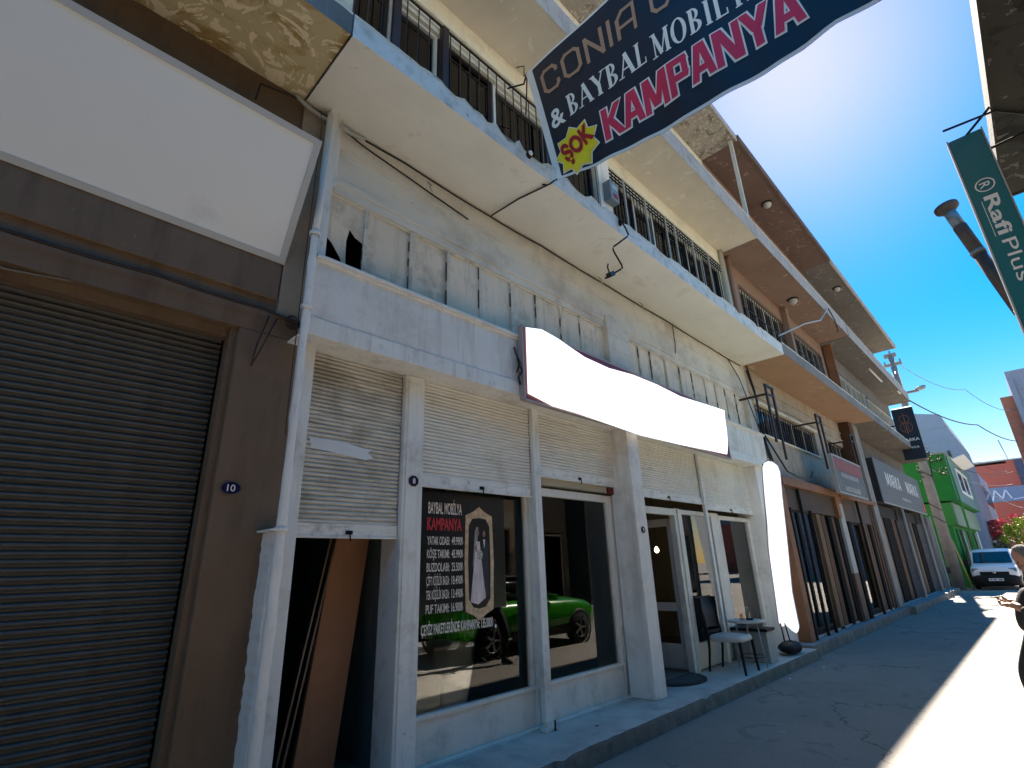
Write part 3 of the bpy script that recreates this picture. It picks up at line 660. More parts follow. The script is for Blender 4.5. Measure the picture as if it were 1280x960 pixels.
# shop front A
fa = MB().box(11.5, 15.4, 3.50, 3.9, 3.12, 3.30); link('lintel', fa, m_oframe, ob, bevel=.01)
link('side_frame', MB().box(15.25, 15.5, 3.505, 3.9, 2.60, 3.118), m_oframe, ob)
os_ = link('roller_shutter', MB().box(11.5, 15.25, 3.6, 3.63, 2.64, 3.12), m_oshut, ob)
sl2 = MB()
for k in range(11): sl2.box(11.5, 15.25, 3.588, 3.60, 2.65+k*.043, 2.685+k*.043)
link('slats', sl2, m_oshut, os_, kind='stuff')
link('shop_wall', MB().box(11.3, 11.55, 3.52, 4.1, .2, 3.1), m_oframe, ob)
for x in (11.66, 12.44, 13.0): link('post', MB().box(x, x+.055, 3.52, 3.575, .2, 3.1 if x > 12 and x < 12.9 else 2.66), m_black, ob)
wA_ = window(ob, 11.55, 14.2, .3, 2.66, 3.66, m_black, m_glass, .05, mull=(12.5, 13.4), name='shop_window')
for k, (x, mt) in enumerate(((13.62, m_woodl), (14.05, m_wood), (14.55, m_dark), (14.85, m_wood), (15.2, m_dark))):
    link('timber_door_leaf', MB().box(x, x+.30, 3.60+.02*(k % 2), 3.70, .2, 2.62), mt, ob)
pr_ = MB().box(15.5, 15.92, 3.54, 3.95, 1.28, 2.98); pA = link('pier', pr_, M('grey_white_pier', (.36, .36, .35), .8, .1), ob)
link('pier_base', MB().box(15.498, 15.922, 3.538, 3.952, .2, 1.279), M('brown_pier_base', (.13, .08, .055), .8, .2, bump=.3), pA)
link('pier', MB().box(15.5, 15.92, 3.55, 3.95, 2.981, 3.3), m_oframe, ob)
# shop front B
fb = MB().box(15.92, 20.1, 3.52, 3.9, 3.16, 3.28); link('lintel', fb, m_oframe, ob)
os2 = link('roller_shutter', MB().box(15.95, 19.4, 3.62, 3.65, 2.56, 3.16), m_oshut, ob)
link('post', MB().box(17.5, 17.56, 3.5, 3.56, .2, 3.16), m_black, ob); link('post', MB().box(16.15, 16.45, 3.55, 3.62, .2, 2.55), m_dark, ob)
window(ob, 16.45, 17.9, .3, 2.56, 3.68, m_black, m_glass, .05, name='shop_window')
for k, (x, mt) in enumerate(((17.9, m_woodl), (18.3, m_wood), (18.7, m_dark), (18.95, m_wood), (19.3, m_wood))):
    link('timber_door_leaf', MB().box(x, x+.28, 3.60+.02*(k % 2), 3.70, .2, 2.55 if k < 4 else 3.1), mt, ob)
link('shop_wall', MB().box(15.93, 16.0, 3.6, 4.3, .2, 3.2), m_wood, ob)
link('pier', MB().box(19.72, 20.35, 3.54, 4.2, .22, Z1+.02), M('grey_brown_pier', (.26, .24, .215), .85, .15, dirt=((.14, .11, .09), .3, 2)), ob)
link('pier', MB().box(19.5, 19.72, 3.60, 4.2, .22, Z1+.02), m_wood, ob)
# dark shop interior boxes
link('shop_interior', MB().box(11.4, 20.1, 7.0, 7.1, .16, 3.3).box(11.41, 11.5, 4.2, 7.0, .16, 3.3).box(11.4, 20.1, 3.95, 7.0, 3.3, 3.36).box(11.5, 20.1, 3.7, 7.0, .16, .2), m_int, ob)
# first floor of the orange building
ou = MB().box(11.52, 19.8, YW+.02, 4.1, 8.35, Z2).box(11.52, 12.4, YW+.02, 4.1, Z1T, 8.35).box(15.6, 16.3, YW+.02, 4.1, Z1T, 8.35).box(19.4, 19.8, YW+.02, 4.1, Z1T, 8.35)
link('first_floor_wall', ou, m_owall_u, ob)
link('drainpipe', MB().tube([(11.75, 3.78, Z1T), (11.75, 3.78, Z2)], .06, 12), m_pipe_b, ob)
for a, b_ in ((12.4, 15.6), (16.3, 19.4)):
    window(ob, a, b_, 6.3, 8.35, 3.95, m_pipe_c, m_pane_dark, .06, mull=tuple(a+(b_-a)*k/5 for k in range(1, 5)))
    link('blind', MB().box(a, b_, 4.08, 4.09, 6.3, 8.35), M('grey_curtain2', (.13, .13, .125), .9, .3, vs=4), ob)
    grille(ob, a, b_, 6.35, 8.2, 3.84, .16, m_dbrown, rails=(7.0, 7.7), r=.008)
link('post', MB().box(15.7, 15.95, 3.72, 3.86, Z1T, Z2), m_owall_u, ob)
link('second_floor_wall', MB().box(11.5, 20.0, YW, 4.2, Z2T-.4, Z3), m_owall_u, ob)
link('roof', MB().box(11.51, 19.6, 2.92, 9.5, Z3, Z3+.10), m_soffit_br, ob)
link('roof_edge', MB().box(11.51, 19.6, 2.86, 2.92, Z3-.03, Z3+.17), m_roofe, ob)
link('back_volume', MB().box(11.52, 20.0, 7.2, 9.5, 0, Z3-.01), m_owall_u, ob)
def dome_light(x, y, z, lab):
    t_ = thing('soffit_lamp', (x, y, z), lab, 'lamp')
    link('base_ring', MB().lathe((x, y, z), [(0, 0), (.15, 0), (.15, -.03), (.12, -.04)], 20), m_black, t_)
    link('globe', MB().lathe((x, y, z), [(.12, -.035), (.115, -.09), (.08, -.14), (.04, -.165), (0, -.17)], 20), M('frosted_globe', (.35, .36, .36), .3), t_)
dome_light(14.6, 3.28, Z3, 'round lamp on the brown eaves high above the orange balcony')
dome_light(15.4, 3.40, Z2, 'small round lamp on the orange balcony soffit')
dome_light(22.0, 3.25, Z3, 'round lamp on the grey eaves at the far end')

# ---- grey building
gb = thing('grey_shop_building', (25.6, 4.0, .2), 'dark grey shop building with timber doors at the far end of the row', 'building')
GX0, GX1 = 20.12, 31.3
storey(gb, GX0, GX1, Z1+.03, Z1T+.06, m_soffit_g, m_fascia_g, 41, yb=4.0)
storey(gb, GX0-.3, GX1, Z2, Z2T, m_soffit_g, m_fascia_gw, 42, yb=4.0)
m_gwall = M('grey_render', (.16, .15, .145), .9, .12, bump=.3, dirt=((.09, .085, .08), .3, 2))
link('wall', MB().box(20.35, GX1, 4.0, 4.3, 3.3, Z1+.03).box(30.6, GX1, 3.6, 4.3, .2, 3.3).box(GX1-.25, GX1, 4.3, 9.5, 0, Z3), m_gwall, gb)
link('first_floor_wall', MB().box(20.1, GX1, YW+.02, 4.1, 8.2, Z2).box(20.1, 20.6, YW+.02, 4.1, Z1T, 8.2).box(25.2, 25.8, YW+.02, 4.1, Z1T, 8.2).box(30.6, GX1, YW+.02, 4.1, Z1T, 8.2), m_gwall, gb)
for a, b_ in ((20.6, 25.2), (25.8, 30.6)):
    window(gb, a, b_, 6.3, 8.2, 3.95, m_pipe_c, m_pane_dark, .06, mull=tuple(a+(b_-a)*k/6 for k in range(1, 6)))
    link('blind', MB().box(a, b_, 4.08, 4.09, 6.3, 8.2), m_blind, gb)
    grille(gb, a, b_, 6.2, 8.0, 3.80, .26, m_pipe_c, r=.012)
link('side_edge', MB().box(20.0, 20.12, 3.6, 3.86, Z1T, Z2), m_oframe, gb)
for x0 in (20.6, 24.9, 29.1):
    x1 = x0+(3.8 if x0 < 28 else 1.7)
    fz = link('shop_front', MB().box(x0, x1, 3.72, 3.78, 2.9, 3.3), m_black, gb)
    n_ = int((x1-x0)/.6)
    for k in range(n_):
        mt = (m_wood, m_dark, m_black, m_woodl, m_dark, m_dark)[(k+int(x0)) % 6]
        link('door_leaf', MB().box(x0+k*.6+.02, x0+k*.6+.58, 3.72+.03*(k % 2), 3.79, .22, 2.9), mt, fz)
link('pier', MB().box(24.45, 24.85, 3.54, 4.1, .22, 3.4), m_gwall, gb); link('pier', MB().box(28.7, 29.1, 3.54, 4.1, .22, 3.4), m_gwall, gb)
[bx('metal_post', x, x+.08, 3.48, 3.54, .22, 3.3, m_alu, gb) for x in (24.35, 28.6, 30.9)]
link('roof', MB().box(19.61, 31.45, 2.92, 9.5, Z3, Z3+.10), m_soffit_g, gb)
link('roof_edge', MB().box(19.61, 31.45, 2.86, 2.92, Z3-.03, Z3+.17), m_fascia_gw, gb)
link('second_floor_wall', MB().box(20.0, GX1, YW, 4.2, Z2T-.4, Z3), m_gwall, gb)
link('soffit_vent', MB().box(24.0, 26.4, 3.2, 3.26, Z2-.05, Z2-.012).box(28.6, 29.2, 2.99, 3.05, Z2-.04, Z2-.01), M('white_tube', (.7, .7, .68), .4), gb)

# ------------------------------------------------------------------ signs on the row
# tilted pale lightbox on the brown building
ls = thing('blank_lightbox_sign', (-.4, 3.83, 4.04), 'large blank pale sign panel tilted forward above the brown shutter', 'sign')
B0 = Vector((0, 3.815, 4.05)); T0 = Vector((0, 3.33, 4.985)); vv = (T0-B0); nrm = Vector((0, -vv.z, vv.y)).normalized()
def lsp(x, t, d): p = B0+vv*t+nrm*d; return (x, p.y, p.z)
x0, x1 = -2.6, 1.30
link('sign_case', MB().add([lsp(x, t, d) for d in (-.10, -.003) for x, t in ((x0, 0), (x1, 0), (x1, 1), (x0, 1))], [(0, 3, 2, 1), (4, 5, 6, 7), (0, 1, 5, 4), (1, 2, 6, 5), (2, 3, 7, 6), (3, 0, 4, 7)]), m_alu, ls)
link('sign_face', MB().add([lsp(x, t, .0) for x, t in ((x0+.05, .045), (x1-.05, .045), (x1-.05, .955), (x0+.05, .955))], [(0, 1, 2, 3)]), m_lightbox, ls)
fr_ = MB()
for (xa, xb, ta, tb) in ((x0, x1, 0, .045), (x0, x1, .955, 1), (x0, x0+.05, .045, .955), (x1-.05, x1, .045, .955)):
    fr_.add([lsp(x, t, d) for d in (-.002, .012) for x, t in ((xa, ta), (xb, ta), (xb, tb), (xa, tb))], [(4, 5, 6, 7), (0, 1, 5, 4), (1, 2, 6, 5), (2, 3, 7, 6), (3, 0, 4, 7)])
link('sign_frame', fr_, M('pale_aluminium_frame', (.50, .49, .47), .5, .04), ls)
[bx('bracket', x, x+.04, 3.45, 3.85, 4.85, 4.89, m_black, ls) for x in (-1.5, .6)]
# wavy white lit sign on the beam
wsn = thing('white_glowing_shop_sign', (6.55, 3.65, 3.36), 'long blank white lit sign with wavy edges on the white shop beam', 'sign')
link('sign_case', MB().box(3.885, 9.22, 3.585, 3.63, 3.39, 4.25), M('maroon_sign_box', (.16, .02, .03), .5, .15), wsn)
link('sign_frame', MB().box(3.86, 3.885, 3.575, 3.64, 3.375, 4.275).box(3.885, 9.24, 3.58, 3.64, 4.25, 4.275).box(3.885, 9.24, 3.58, 3.64, 3.37, 3.39), M('pinkish_trim', (.36, .30, .29), .5), wsn)
pts = [(3.915, 3.45), (4.32, 3.385), (4.76, 3.385), (5.42, 3.36), (6.17, 3.33), (7.32, 3.36), (8.2, 3.40), (9.03, 3.43), (9.13, 3.6), (9.2, 3.87), (9.22, 4.1), (9.26, 4.28), (8.44, 4.24), (7.56, 4.19), (6.83, 4.225), (6.16, 4.22), (5.55, 4.165), (5.02, 4.18), (4.75, 4.23), (4.5, 4.28), (4.2, 4.31), (3.93, 4.25)]
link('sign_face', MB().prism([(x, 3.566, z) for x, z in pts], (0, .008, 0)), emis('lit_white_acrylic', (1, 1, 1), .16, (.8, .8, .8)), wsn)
link('old_wiring', MB().tube([(3.84, 3.64, 3.85), (3.82, 3.60, 3.78), (3.85, 3.58, 3.7), (3.81, 3.6, 3.62), (3.85, 3.62, 3.55)], .012, 6).tube([(3.82, 3.66, 4.0), (3.80, 3.62, 3.9), (3.84, 3.6, 3.8), (3.80, 3.62, 3.68)], .01, 6), m_cable, wsn)
# house number plates
def plate(x, z, y, txt, lab, octo=False, r=.062):
    t_ = thing('house_number_plate', (x, y, z-.05), lab, 'number plate')
    n = 8 if octo else 24; pts = [(x+r*math.cos(2*math.pi*(k+.5)/n), y-.012, z+r*(.95 if octo else .66)*math.sin(2*math.pi*(k+.5)/n)) for k in range(n)]
    link('plate', MB().prism(pts, (0, .012, 0)), m_navy, t_)
    rim = [(x+r*1.1*math.cos(2*math.pi*(k+.5)/n), y-.008, z+r*1.1*(.95 if octo else .68)*math.sin(2*math.pi*(k+.5)/n)) for k in range(n)]
    link('rim', MB().prism(rim, (0, .008, 0)), M('dull_rim', (.12, .11, .11), .5), t_)
    mb = MB(); hw = .052 if len(txt) == 2 else .028
    put_text(mb, txt, lambda u, v: (x-hw/2+u, y-.0145, z-.022+v), hw, .045, bold=.01); link('digits', mb, m_wtxt, t_)
plate(1.165, 2.24, YW, '10', 'oval navy number plate reading 10 on the brown pier')
plate(2.68, 2.43, 3.888, '8', 'dark octagonal number plate reading 8 on the white post', True, .05)
plate(6.11, 2.08, 3.664, '8', 'small dark number plate on the thick white column', True, .042)
# sign with red band
rg = thing('faded_red_and_grey_sign', (15.9, 3.2, 3.15), 'faded red and grey signboard hung above the second orange shopfront', 'sign')
link('board', MB().box(14.5, 17.3, 3.2, 3.26, 3.17, 4.05), M('faded_grey_board', (.12, .13, .135), .6, .2), rg)
link('red_band', MB().box(14.52, 17.28, 3.19, 3.198, 3.72, 4.03), M('faded_red_print', (.26, .075, .07), .6, .3, vs=5), rg)
fm_ = MB().box(14.46, 14.5, 3.18, 3.27, 3.13, 4.09).box(17.3, 17.34, 3.18, 3.27, 3.13, 4.09).box(14.5, 17.3, 3.18, 3.27, 3.13, 3.17).box(14.5, 17.3, 3.18, 3.27, 4.05, 4.09); link('frame', fm_, m_alu, rg)
mb = MB()
for (a, b_, z, h) in ((15.0, 16.7, 3.56, .12), (15.1, 16.6, 3.22, .15)):
    k = 0; x = a
    while x < b_:
        ww = random.uniform(.05, .1); mb.box(x, x+ww, 3.188, 3.198, z, z+h*random.uniform(.8, 1)); x += ww+.035
link('worn_lettering', mb, M('dull_white_print', (.34, .33, .32), .6), rg, kind='stuff')
# MARKA sign
mk = thing('grey_marka_sign', (25.9, 3.5, 3.3), 'long grey sign box reading MARKA above the dark timber shops', 'sign')
link('sign_case', MB().box(21.3, 30.3, 3.52, 3.98, 3.40, 4.88), M('black_box_side', (.02, .02, .02), .6), mk)
link('sign_face', MB().box(21.28, 30.32, 3.49, 3.518, 3.38, 4.90), M('slate_sign_face', (.13, .135, .14), .5, .08, spec=.3), mk)
link('trim', MB().box(21.26, 30.34, 3.47, 3.50, 3.335, 3.378), m_alu, mk)
mb = MB(); block_text(mb, 'MARKA', lambda u, v, d: (22.7+u, 3.482-d, 4.02+v), 2.7, .52, -.03); block_text(mb, 'MARKA', lambda u, v, d: (26.6+u, 3.482-d, 4.02+v), 2.7, .52, -.03)
put_text(mb, 'MOBİLYA', lambda u, v: (25.0+u, 3.482, 3.66+v), 1.8, .1)
link('lettering', mb, m_wtxt, mk)
link('red_mark', MB().box(29.7, 30.2, 3.478, 3.486, 3.45, 3.8), M('red_print', (.5, .08, .05), .5), mk)
# navy projecting sign
nv = thing('navy_projecting_sign', (27.0, 2.9, 5.42), 'navy projecting sign with copper emblem and white MARKA lettering', 'sign')
XN = 27.0
link('panel', MB().box(XN, XN+.14, 2.55, 3.30, 5.42, 7.62), M('navy_panel', (.012, .017, .03), .4, .1), nv)
link('edge_light', MB().box(XN-.01, XN+.15, 2.57, 3.28, 7.625, 7.66), emis('sign_tube', (.8, .95, 1), .25), nv)
def npt(u, v): return (XN-.006, 3.30-u*1.06, 5.42+v*1.06)
mb = MB(); cop = M('copper_line', (.30, .10, .04), .4)
for cx, cy, r in ((.35, 1.62, .17), (.35, 1.28, .21)):
    for k in range(22):
        a, b_ = 2*math.pi*k/22, 2*math.pi*(k+1)/22
        mb.add([npt(cx+rr*math.cos(t), cy+rr*math.sin(t)) for rr, t in ((r, a), (r, b_), (r-.018, b_), (r-.018, a))], [(0, 1, 2, 3)])
mb.add([npt(*q) for q in ((.335, 1.0), (.365, 1.0), (.36, 1.88), (.34, 1.88))], [(0, 1, 2, 3)])
for k in (-1, 1): mb.add([npt(.35+k*.06, 1.1), npt(.35+k*.075, 1.1), npt(.35+k*.075, 1.5), npt(.35+k*.06, 1.5)], [(0, 1, 2, 3)])
link('emblem', mb, cop, nv)
mb = MB(); put_text(mb, 'MARKA', lambda u, v: npt(.07+u, .72+v), .58, .11, bold=.01); put_text(mb, 'MARKA', lambda u, v: npt(.14+u, .42+v), .44, .09)
link('lettering', mb, m_wtxt, nv)
link('bracket', MB().box(XN+.02, XN+.1, 3.0, 3.9, 6.9, 6.95), m_black, nv)

# ------------------------------------------------------------------ banner across the street
bn = thing('street_banner', (3.9, 3.0, 5.9), 'navy campaign banner with bronze, white and crimson lettering strung across the street', 'banner')
LB = 4.5
def zb(u):   # sagging bottom hem
    P_ = ((0, 5.93), (.5, 5.79), (.95, 5.71), (1.6, 5.61), (2.3, 5.54), (2.6, 5.545), (2.85, 5.58), (3.25, 5.555), (4.5, 5.62))
    for (a, za), (b_, zb_) in zip(P_[:-1], P_[1:]):
        if u <= b_: return za+(zb_-za)*(u-a)/(b_-a)
    return 5.6
def bpt(u, v, d=0):   # u metres from the left hem at the bottom, v 0..1 up ; towards the viewer is -x
    y = 2.95+.38*max(0, v)*max(0, 1-u/1.2)-u; zt = 7.97-.05*math.sin(math.pi*min(1, u/LB))
    z = zb(max(0, u))+(zt-zb(max(0, u)))*v
    x = 3.9+.025*math.sin(u*2.1+v*2.4)+.012*math.sin(u*6+v*3)*(.3+abs(v-.5))+.006*math.sin(u*15+v*4)*max(0, 1-v*1.6)
    return (x-d, y, z)
m_ban = M('navy_banner_vinyl', (.0135, .019, .034), .45, .15, vs=1.5, spec=.35)
m_hem = M('white_banner_hem', (.76, .74, .72), .6, .04)
m_br = M('bronze_print', (.42, .26, .16), .5, .05); m_cr = M('crimson_print', (.68, .03, .085), .5, .05); m_ye = M('yellow_print', (.85, .66, .02), .5, .05); m_rd = M('red_print_dark', (.38, .012, .02), .5, .05)
m_wp = M('white_banner_print', (.85, .82, .78), .5, .02)
link('cloth', MB().grid(lambda a, b_: bpt(a*LB, b_), 90, 26), m_ban, bn)
def strip(u0, u1, v0, v1, n=60, d=.003, w=None):
    return MB().grid(lambda a, b_: bpt(u0+(u1-u0)*a, v0+(v1-v0)*b_, d), n, 2)
link('hem', strip(0, LB, 0, .018), m_hem, bn); link('hem', strip(0, LB, .982, 1), m_hem, bn); link('hem', MB().grid(lambda a, b_: bpt(.085*a-.012, b_, .004), 3, 30), m_hem, bn)
def vz(u, z): return (z-zb(u))/(7.95-zb(u))
def line_fn(ua, za, ub, zb_, d):      # baseline from (ua,za) to (ub,zb_), text local (a along, h up)
    def fn(a, h, dd=0):
        u = ua+a; z = za+(zb_-za)*(a/(ub-ua))+h; return bpt(u, vz(u, z), d+dd)
    return fn
# CONIA CON : y 3.02 -> u .0 ; measured C at y 2.98, A end y 1.98, second C y 1.80, N y 1.37
mb = MB(); round_text(mb, 'CONIA CON', line_fn(.16, 7.33, 2.6, 7.0, .005), 2.12, .38, .13); link('lettering', mb, m_br, bn, label='bronze thin rounded lettering CONIA CON')
mb = MB(); serif_text(mb, 'BAYBAL', line_fn(.36, 6.71, 1.32, 6.61, .005), .96, .335); serif_text(mb, 'MOBİLYA', line_fn(1.38, 6.56, 2.6, 6.40, .005), 1.12, .335)
f_ = line_fn(.12, 6.71, .36, 6.69, .005); put_text(mb, '&', lambda a, h: f_(a, h), .19, .30, bold=.02); link('lettering', mb, m_wp, bn, label='white serif lettering & BAYBAL MOBİLYA')
for nm, off, mt, d, lab in (('letter_outline', .05, m_wp, .006, None), ('lettering', 0, m_cr, .012, 'large crimson lettering KAMPANYA outlined in white')):
    mb = MB(); block_text(mb, 'KAMPANYA', line_fn(.72, 5.99, 2.65, 5.83, d), 1.97, .45, off); link(nm, mb, mt, bn, label=lab)
# star
def starp(r0_, r1_, d, n=9, c=(.36, 6.18)):
    p = [(0, 0, c[1])]; fs = []
    for k in range(2*n):
        r = r0_ if k % 2 == 0 else r1_; a = math.pi*k/n+math.pi/2+.12
        u = c[0]+r*math.cos(a)*.82; z = c[1]+r*math.sin(a); p.append((0, 0, z, u))
    m_ = MB(); ctr = p[0]; rim = p[1:]; N = 6
    for k in range(2*n):
        A, B = rim[k], rim[(k+1) % (2*n)]
        for q in range(N):
            t0, t1 = q/N, (q+1)/N
            def L(P_, t): 
                z = ctr[2]+(P_[2]-ctr[2])*t
                u = c[0]+(P_[3]-c[0])*t; return bpt(u, vz(u, z), d)
            m_.add([L(A, t0), L(A, t1), L(B, t1), L(B, t0)], [(0, 1, 2, 3)])
    return m_
link('star_edge', starp(.385, .29, .012), m_wp, bn); link('star', starp(.362, .272, .018), m_ye, bn)
mb = MB(); ca, sa = math.cos(R(17)), math.sin(R(17))
def sk(a, h):
    a -= .20; h -= .08; u = .375+a*ca-h*sa; z = 6.19+a*sa+h*ca; return bpt(u, vz(u, z), .026)
put_text(mb, 'ŞOK', sk, .42, .26, bold=.05, shear=.1); link('lettering', mb, m_rd, bn, label='dark red word ŞOK on the yellow star')
mb = MB(); mb.add([bpt(2.78, vz(2.78, 6.00), .006), bpt(2.86, vz(2.86, 5.93), .006), bpt(3.05, vz(3.05, 6.08), .006), bpt(2.98, vz(2.98, 6.28), .006)], [(0, 1, 2, 3)]); link('white_mark', mb, m_hem, bn)
rp = MB(); tl = bpt(0, 1); bl_ = bpt(0, 0)
rp.tube([tl, (4.1, 3.55, 8.12), (4.0, 3.78, 8.15)], .012, 6).tube([bl_, (3.85, 2.99, 5.86), (3.75, 3.05, 5.83)], .012, 6).tube([(4.35, 3.76, 7.9), (4.2, 3.6, 8.0), (4.0, 3.4, 8.05)], .01, 6)
rp.tube([bpt(0, .03), (3.86, 3.0, 5.97), (3.84, 3.02, 6.08)], .01, 6)
rp.tube([tl, (4.0, 3.45, 8.1), (3.95, 3.40, 8.2), (3.9, 3.5, 8.22)], .008, 6)
tr_, br_ = bpt(LB, 1), bpt(LB, 0)
rp.tube([tr_, (tr_[0], -1.85, tr_[2]+.05)], .008, 6).tube([br_, (br_[0], -1.85, br_[2]-.02)], .008, 6)
link('rope', rp, m_cable, bn)

# ------------------------------------------------------------------ things fixed to the white building
def cable(name, path, r, mt, lab, cat='cable', group=None, sag=0):
    P_ = []
    for a, b_ in zip(path[:-1], path[1:]):
        for k in range(8):
            t = k/8; P_.append((a[0]+(b_[0]-a[0])*t, a[1]+(b_[1]-a[1])*t, a[2]+(b_[2]-a[2])*t-sag*4*t*(1-t)))
    P_.append(path[-1])
    return link(name, MB().tube(P_, r, 6), mt, label=lab, cat=cat, group=group)
cable('cable', [(1.35, 3.80, 5.77), (2.4, 3.82, 5.80), (3.66, 3.83, 5.78), (4.6, 3.83, 5.80), (6.2, 3.83, 5.79), (8, 3.83, 5.80), (9.8, 3.83, 5.78), (11.3, 3.82, 5.77)], .011, m_cable, 'black cable running along the joint of wall and pale balcony soffit', sag=.012)
cable('cable', [(1.50, 3.80, 5.79), (1.9, 3.82, 5.70), (2.72, 3.835, 5.62), (3.3, 3.84, 5.56)], .009, m_cable, 'loose black cable slanting down the cream wall at the left end')
cable('cable', [(3.66, 3.82, 5.79), (3.72, 3.4, 5.825), (3.79, 2.96, 5.81), (3.83, 2.93, 5.86)], .010, m_cable, 'black cable crossing under the balcony towards the banner corner')
cable('cable', [(8.2, 3.82, 5.77), (8.22, 3.83, 5.4), (8.2, 3.84, 5.22)], .008, m_cable, 'short black cable hanging down the wall above the panels')
cable('cable', [(10.6, 3.82, 5.76), (11.0, 3.80, 5.4), (11.3, 3.78, 4.8), (11.42, 3.72, 4.2)], .010, m_cable, 'black cable dropping beside the right end of the fascia panels')
cable('cable', [(-6, 3.80, 3.60), (-.3, 3.80, 3.60), (.5, 3.80, 3.615), (1.2, 3.79, 3.60), (1.5, 3.78, 3.57)], .012, m_dbrown, 'brown cable pinned along the beam above the grey shutter', sag=.01)
cable('cable', [(-3, 3.86, 3.37), (-.2, 3.88, 3.40), (.7, 3.86, 3.55)], .006, M('pale_thin_wire', (.22, .2, .18), .6), 'thin pale wire sagging across the top of the grey shutter', sag=.015)
cable('cable', [(1.40, 3.83, 5.75), (1.22, 3.80, 5.78), (.9, 3.80, 5.70), (.88, 3.79, 5.5)], .008, m_cable, 'tangled cable ends under the stained yellow soffit corner')
cable('cable', [(1.2, 3.79, 5.80), (1.42, 3.78, 5.72), (1.62, 3.79, 5.76), (1.9, 3.8, 5.77)], .022, m_wcable, 'pale bundled cable at the top of the drainpipe', sag=.02)
cable('cable', [(1.42, 3.76, 5.75), (1.41, 3.66, 5.5), (1.39, 3.62, 4.3), (1.385, 3.60, 3.0), (1.39, 3.6, 2.6)], .0035, m_cable, 'thin dark wire following the white drainpipe')
hk = MB()
for x, z in ((2.7, 5.62), (5.9, 5.74), (7.1, 5.73)): hk.tube([(x, 3.83, z+.12), (x+.02, 3.78, z+.05), (x-.02, 3.76, z), (x+.03, 3.77, z-.04)], .008, 6)
link('wire_hooks', hk, m_wcable, label='bent wire hooks and cable clips under the pale balcony', cat='wire hooks')
ch = MB()
for s_ in (-1, 1): ch.tube([(1.27+s_*.03, 3.80, 3.56), (1.20+s_*.02, 3.795, 3.3), (1.16, 3.795, 3.12)], .006, 6)
for k in range(5): ch.lathe((1.42, 3.79-.004*k, 3.56), [(.055-.004*k, 0), (.062-.004*k, .004), (.055-.004*k, .008)], 16, 'y')
co_ = link('cable_coil', ch, m_dbrown, label='small coil of brown wire hung on the brown pier by the drainpipe', cat='cable coil')
# drainpipe
dp = thing('drainpipe', (1.445, 3.60, .16), 'white painted drainpipe between the brown pier and the white shutters', 'drainpipe')
rnd = random.Random(3); pth = []; rr = []
for k in range(40):
    t = k/39; pth.append((1.445+rnd.uniform(-.003, .003)-.0*t, 3.62+rnd.uniform(-.003, .003), .16+t*4.2)); rr.append(.031+rnd.uniform(-.003, .003)+(.006 if t < .4 else 0))
link('pipe', MB().tube(pth, rr, 14), m_pipe, dp)
link('pipe', MB().tube([(1.445, 3.62, 4.36), (1.49, 3.70, 4.7), (1.51, 3.735, 5.75)], .03, 12), m_pipe, dp)
for z in (1.94, 3.62, 4.3): link('collar', MB().lathe((1.445, 3.62, z), [(.038, 0), (.046, .004), (.046, .03), (.038, .034)], 16), m_pipe, dp)
link('clamp', MB().box(1.37, 1.52, 3.60, 3.84, 1.95, 1.962), m_pipe, dp); link('clamp', MB().box(1.40, 1.50, 3.62, 3.80, 3.38, 3.392), m_pipe, dp)
rnd = random.Random(5); mo = MB(); zs_ = [.16+k*.035 for k in range(52)]; of = [rnd.uniform(0, .022) for _ in zs_]
for k in range(51): mo.add([(1.42-of[k]*.5, 3.68, zs_[k]), (1.43, 3.655, zs_[k]), (1.43, 3.655, zs_[k+1]), (1.42-of[k+1]*.5, 3.68, zs_[k+1]), (1.42-of[k]*.5, 3.86, zs_[k]), (1.42-of[k+1]*.5, 3.86, zs_[k+1])], [(0, 1, 2, 3), (4, 0, 3, 5)])
link('mortar_seam', mo, m_pipe, dp, kind='stuff')
# bent lamp arm hanging from the slab
la = thing('bent_lamp_arm', (5.3, 2.96, 5.9), 'thin zigzag black metal arm hanging below the balcony edge', 'lamp arm')
link('arm', MB().tube([(5.2, 2.92, 6.02), (5.17, 2.85, 5.85), (5.14, 2.8, 5.69), (5.10, 2.8, 5.64), (4.75, 2.8, 5.33), (4.72, 2.8, 5.28), (4.74, 2.8, 5.24), (4.88, 2.8, 5.12), (4.885, 2.8, 5.08), (4.85, 2.8, 5.05), (4.48, 2.8, 4.77)], .011, 8), m_black, la)
link('clamp', MB().obox((4.60, 2.8, 4.87), (.045, 0, .03), (0, .03, 0), (-.015, 0, .025)).tube([(4.58, 2.8, 4.88), (4.55, 2.8, 4.95), (4.57, 2.8, 5.0)], .010, 6), m_dbrown, la)
link('socket', MB().lathe((5.2, 2.93, 5.94), [(.0, 0), (.02, 0), (.024, .05), (.018, .1), (0, .1)], 10), m_black, la)
sc_ = thing('spotlight_stub', (4.0, 2.95, 5.98), 'small round metal socket stub on the white balcony edge', 'lamp socket')
link('ring', MB().lathe((3.42, 2.955, 5.97), [(.0, -.03), (.035, -.03), (.04, 0), (.03, .0)], 14, 'y'), m_black, sc_); link('cap', MB().lathe((3.42, 2.92, 5.98), [(0, -.02), (.026, -.016), (.03, 0)], 12, 'y'), m_pipe, sc_)
ms = thing('meter_box', (6.40, 3.7, 7.45), 'grey meter box with red mark on the first-floor column', 'meter box')
link('case', MB().box(6.28, 6.54, 3.64, 3.79, 7.45, 7.84), M('grey_plastic_box', (.22, .24, .25), .35, .1), ms, bevel=.02)
link('window', MB().box(6.33, 6.49, 3.632, 3.64, 7.66, 7.76), M('pale_meter_window', (.42, .48, .5), .2), ms); link('red_mark', MB().box(6.36, 6.48, 3.632, 3.64, 7.50, 7.58), m_rd, ms)
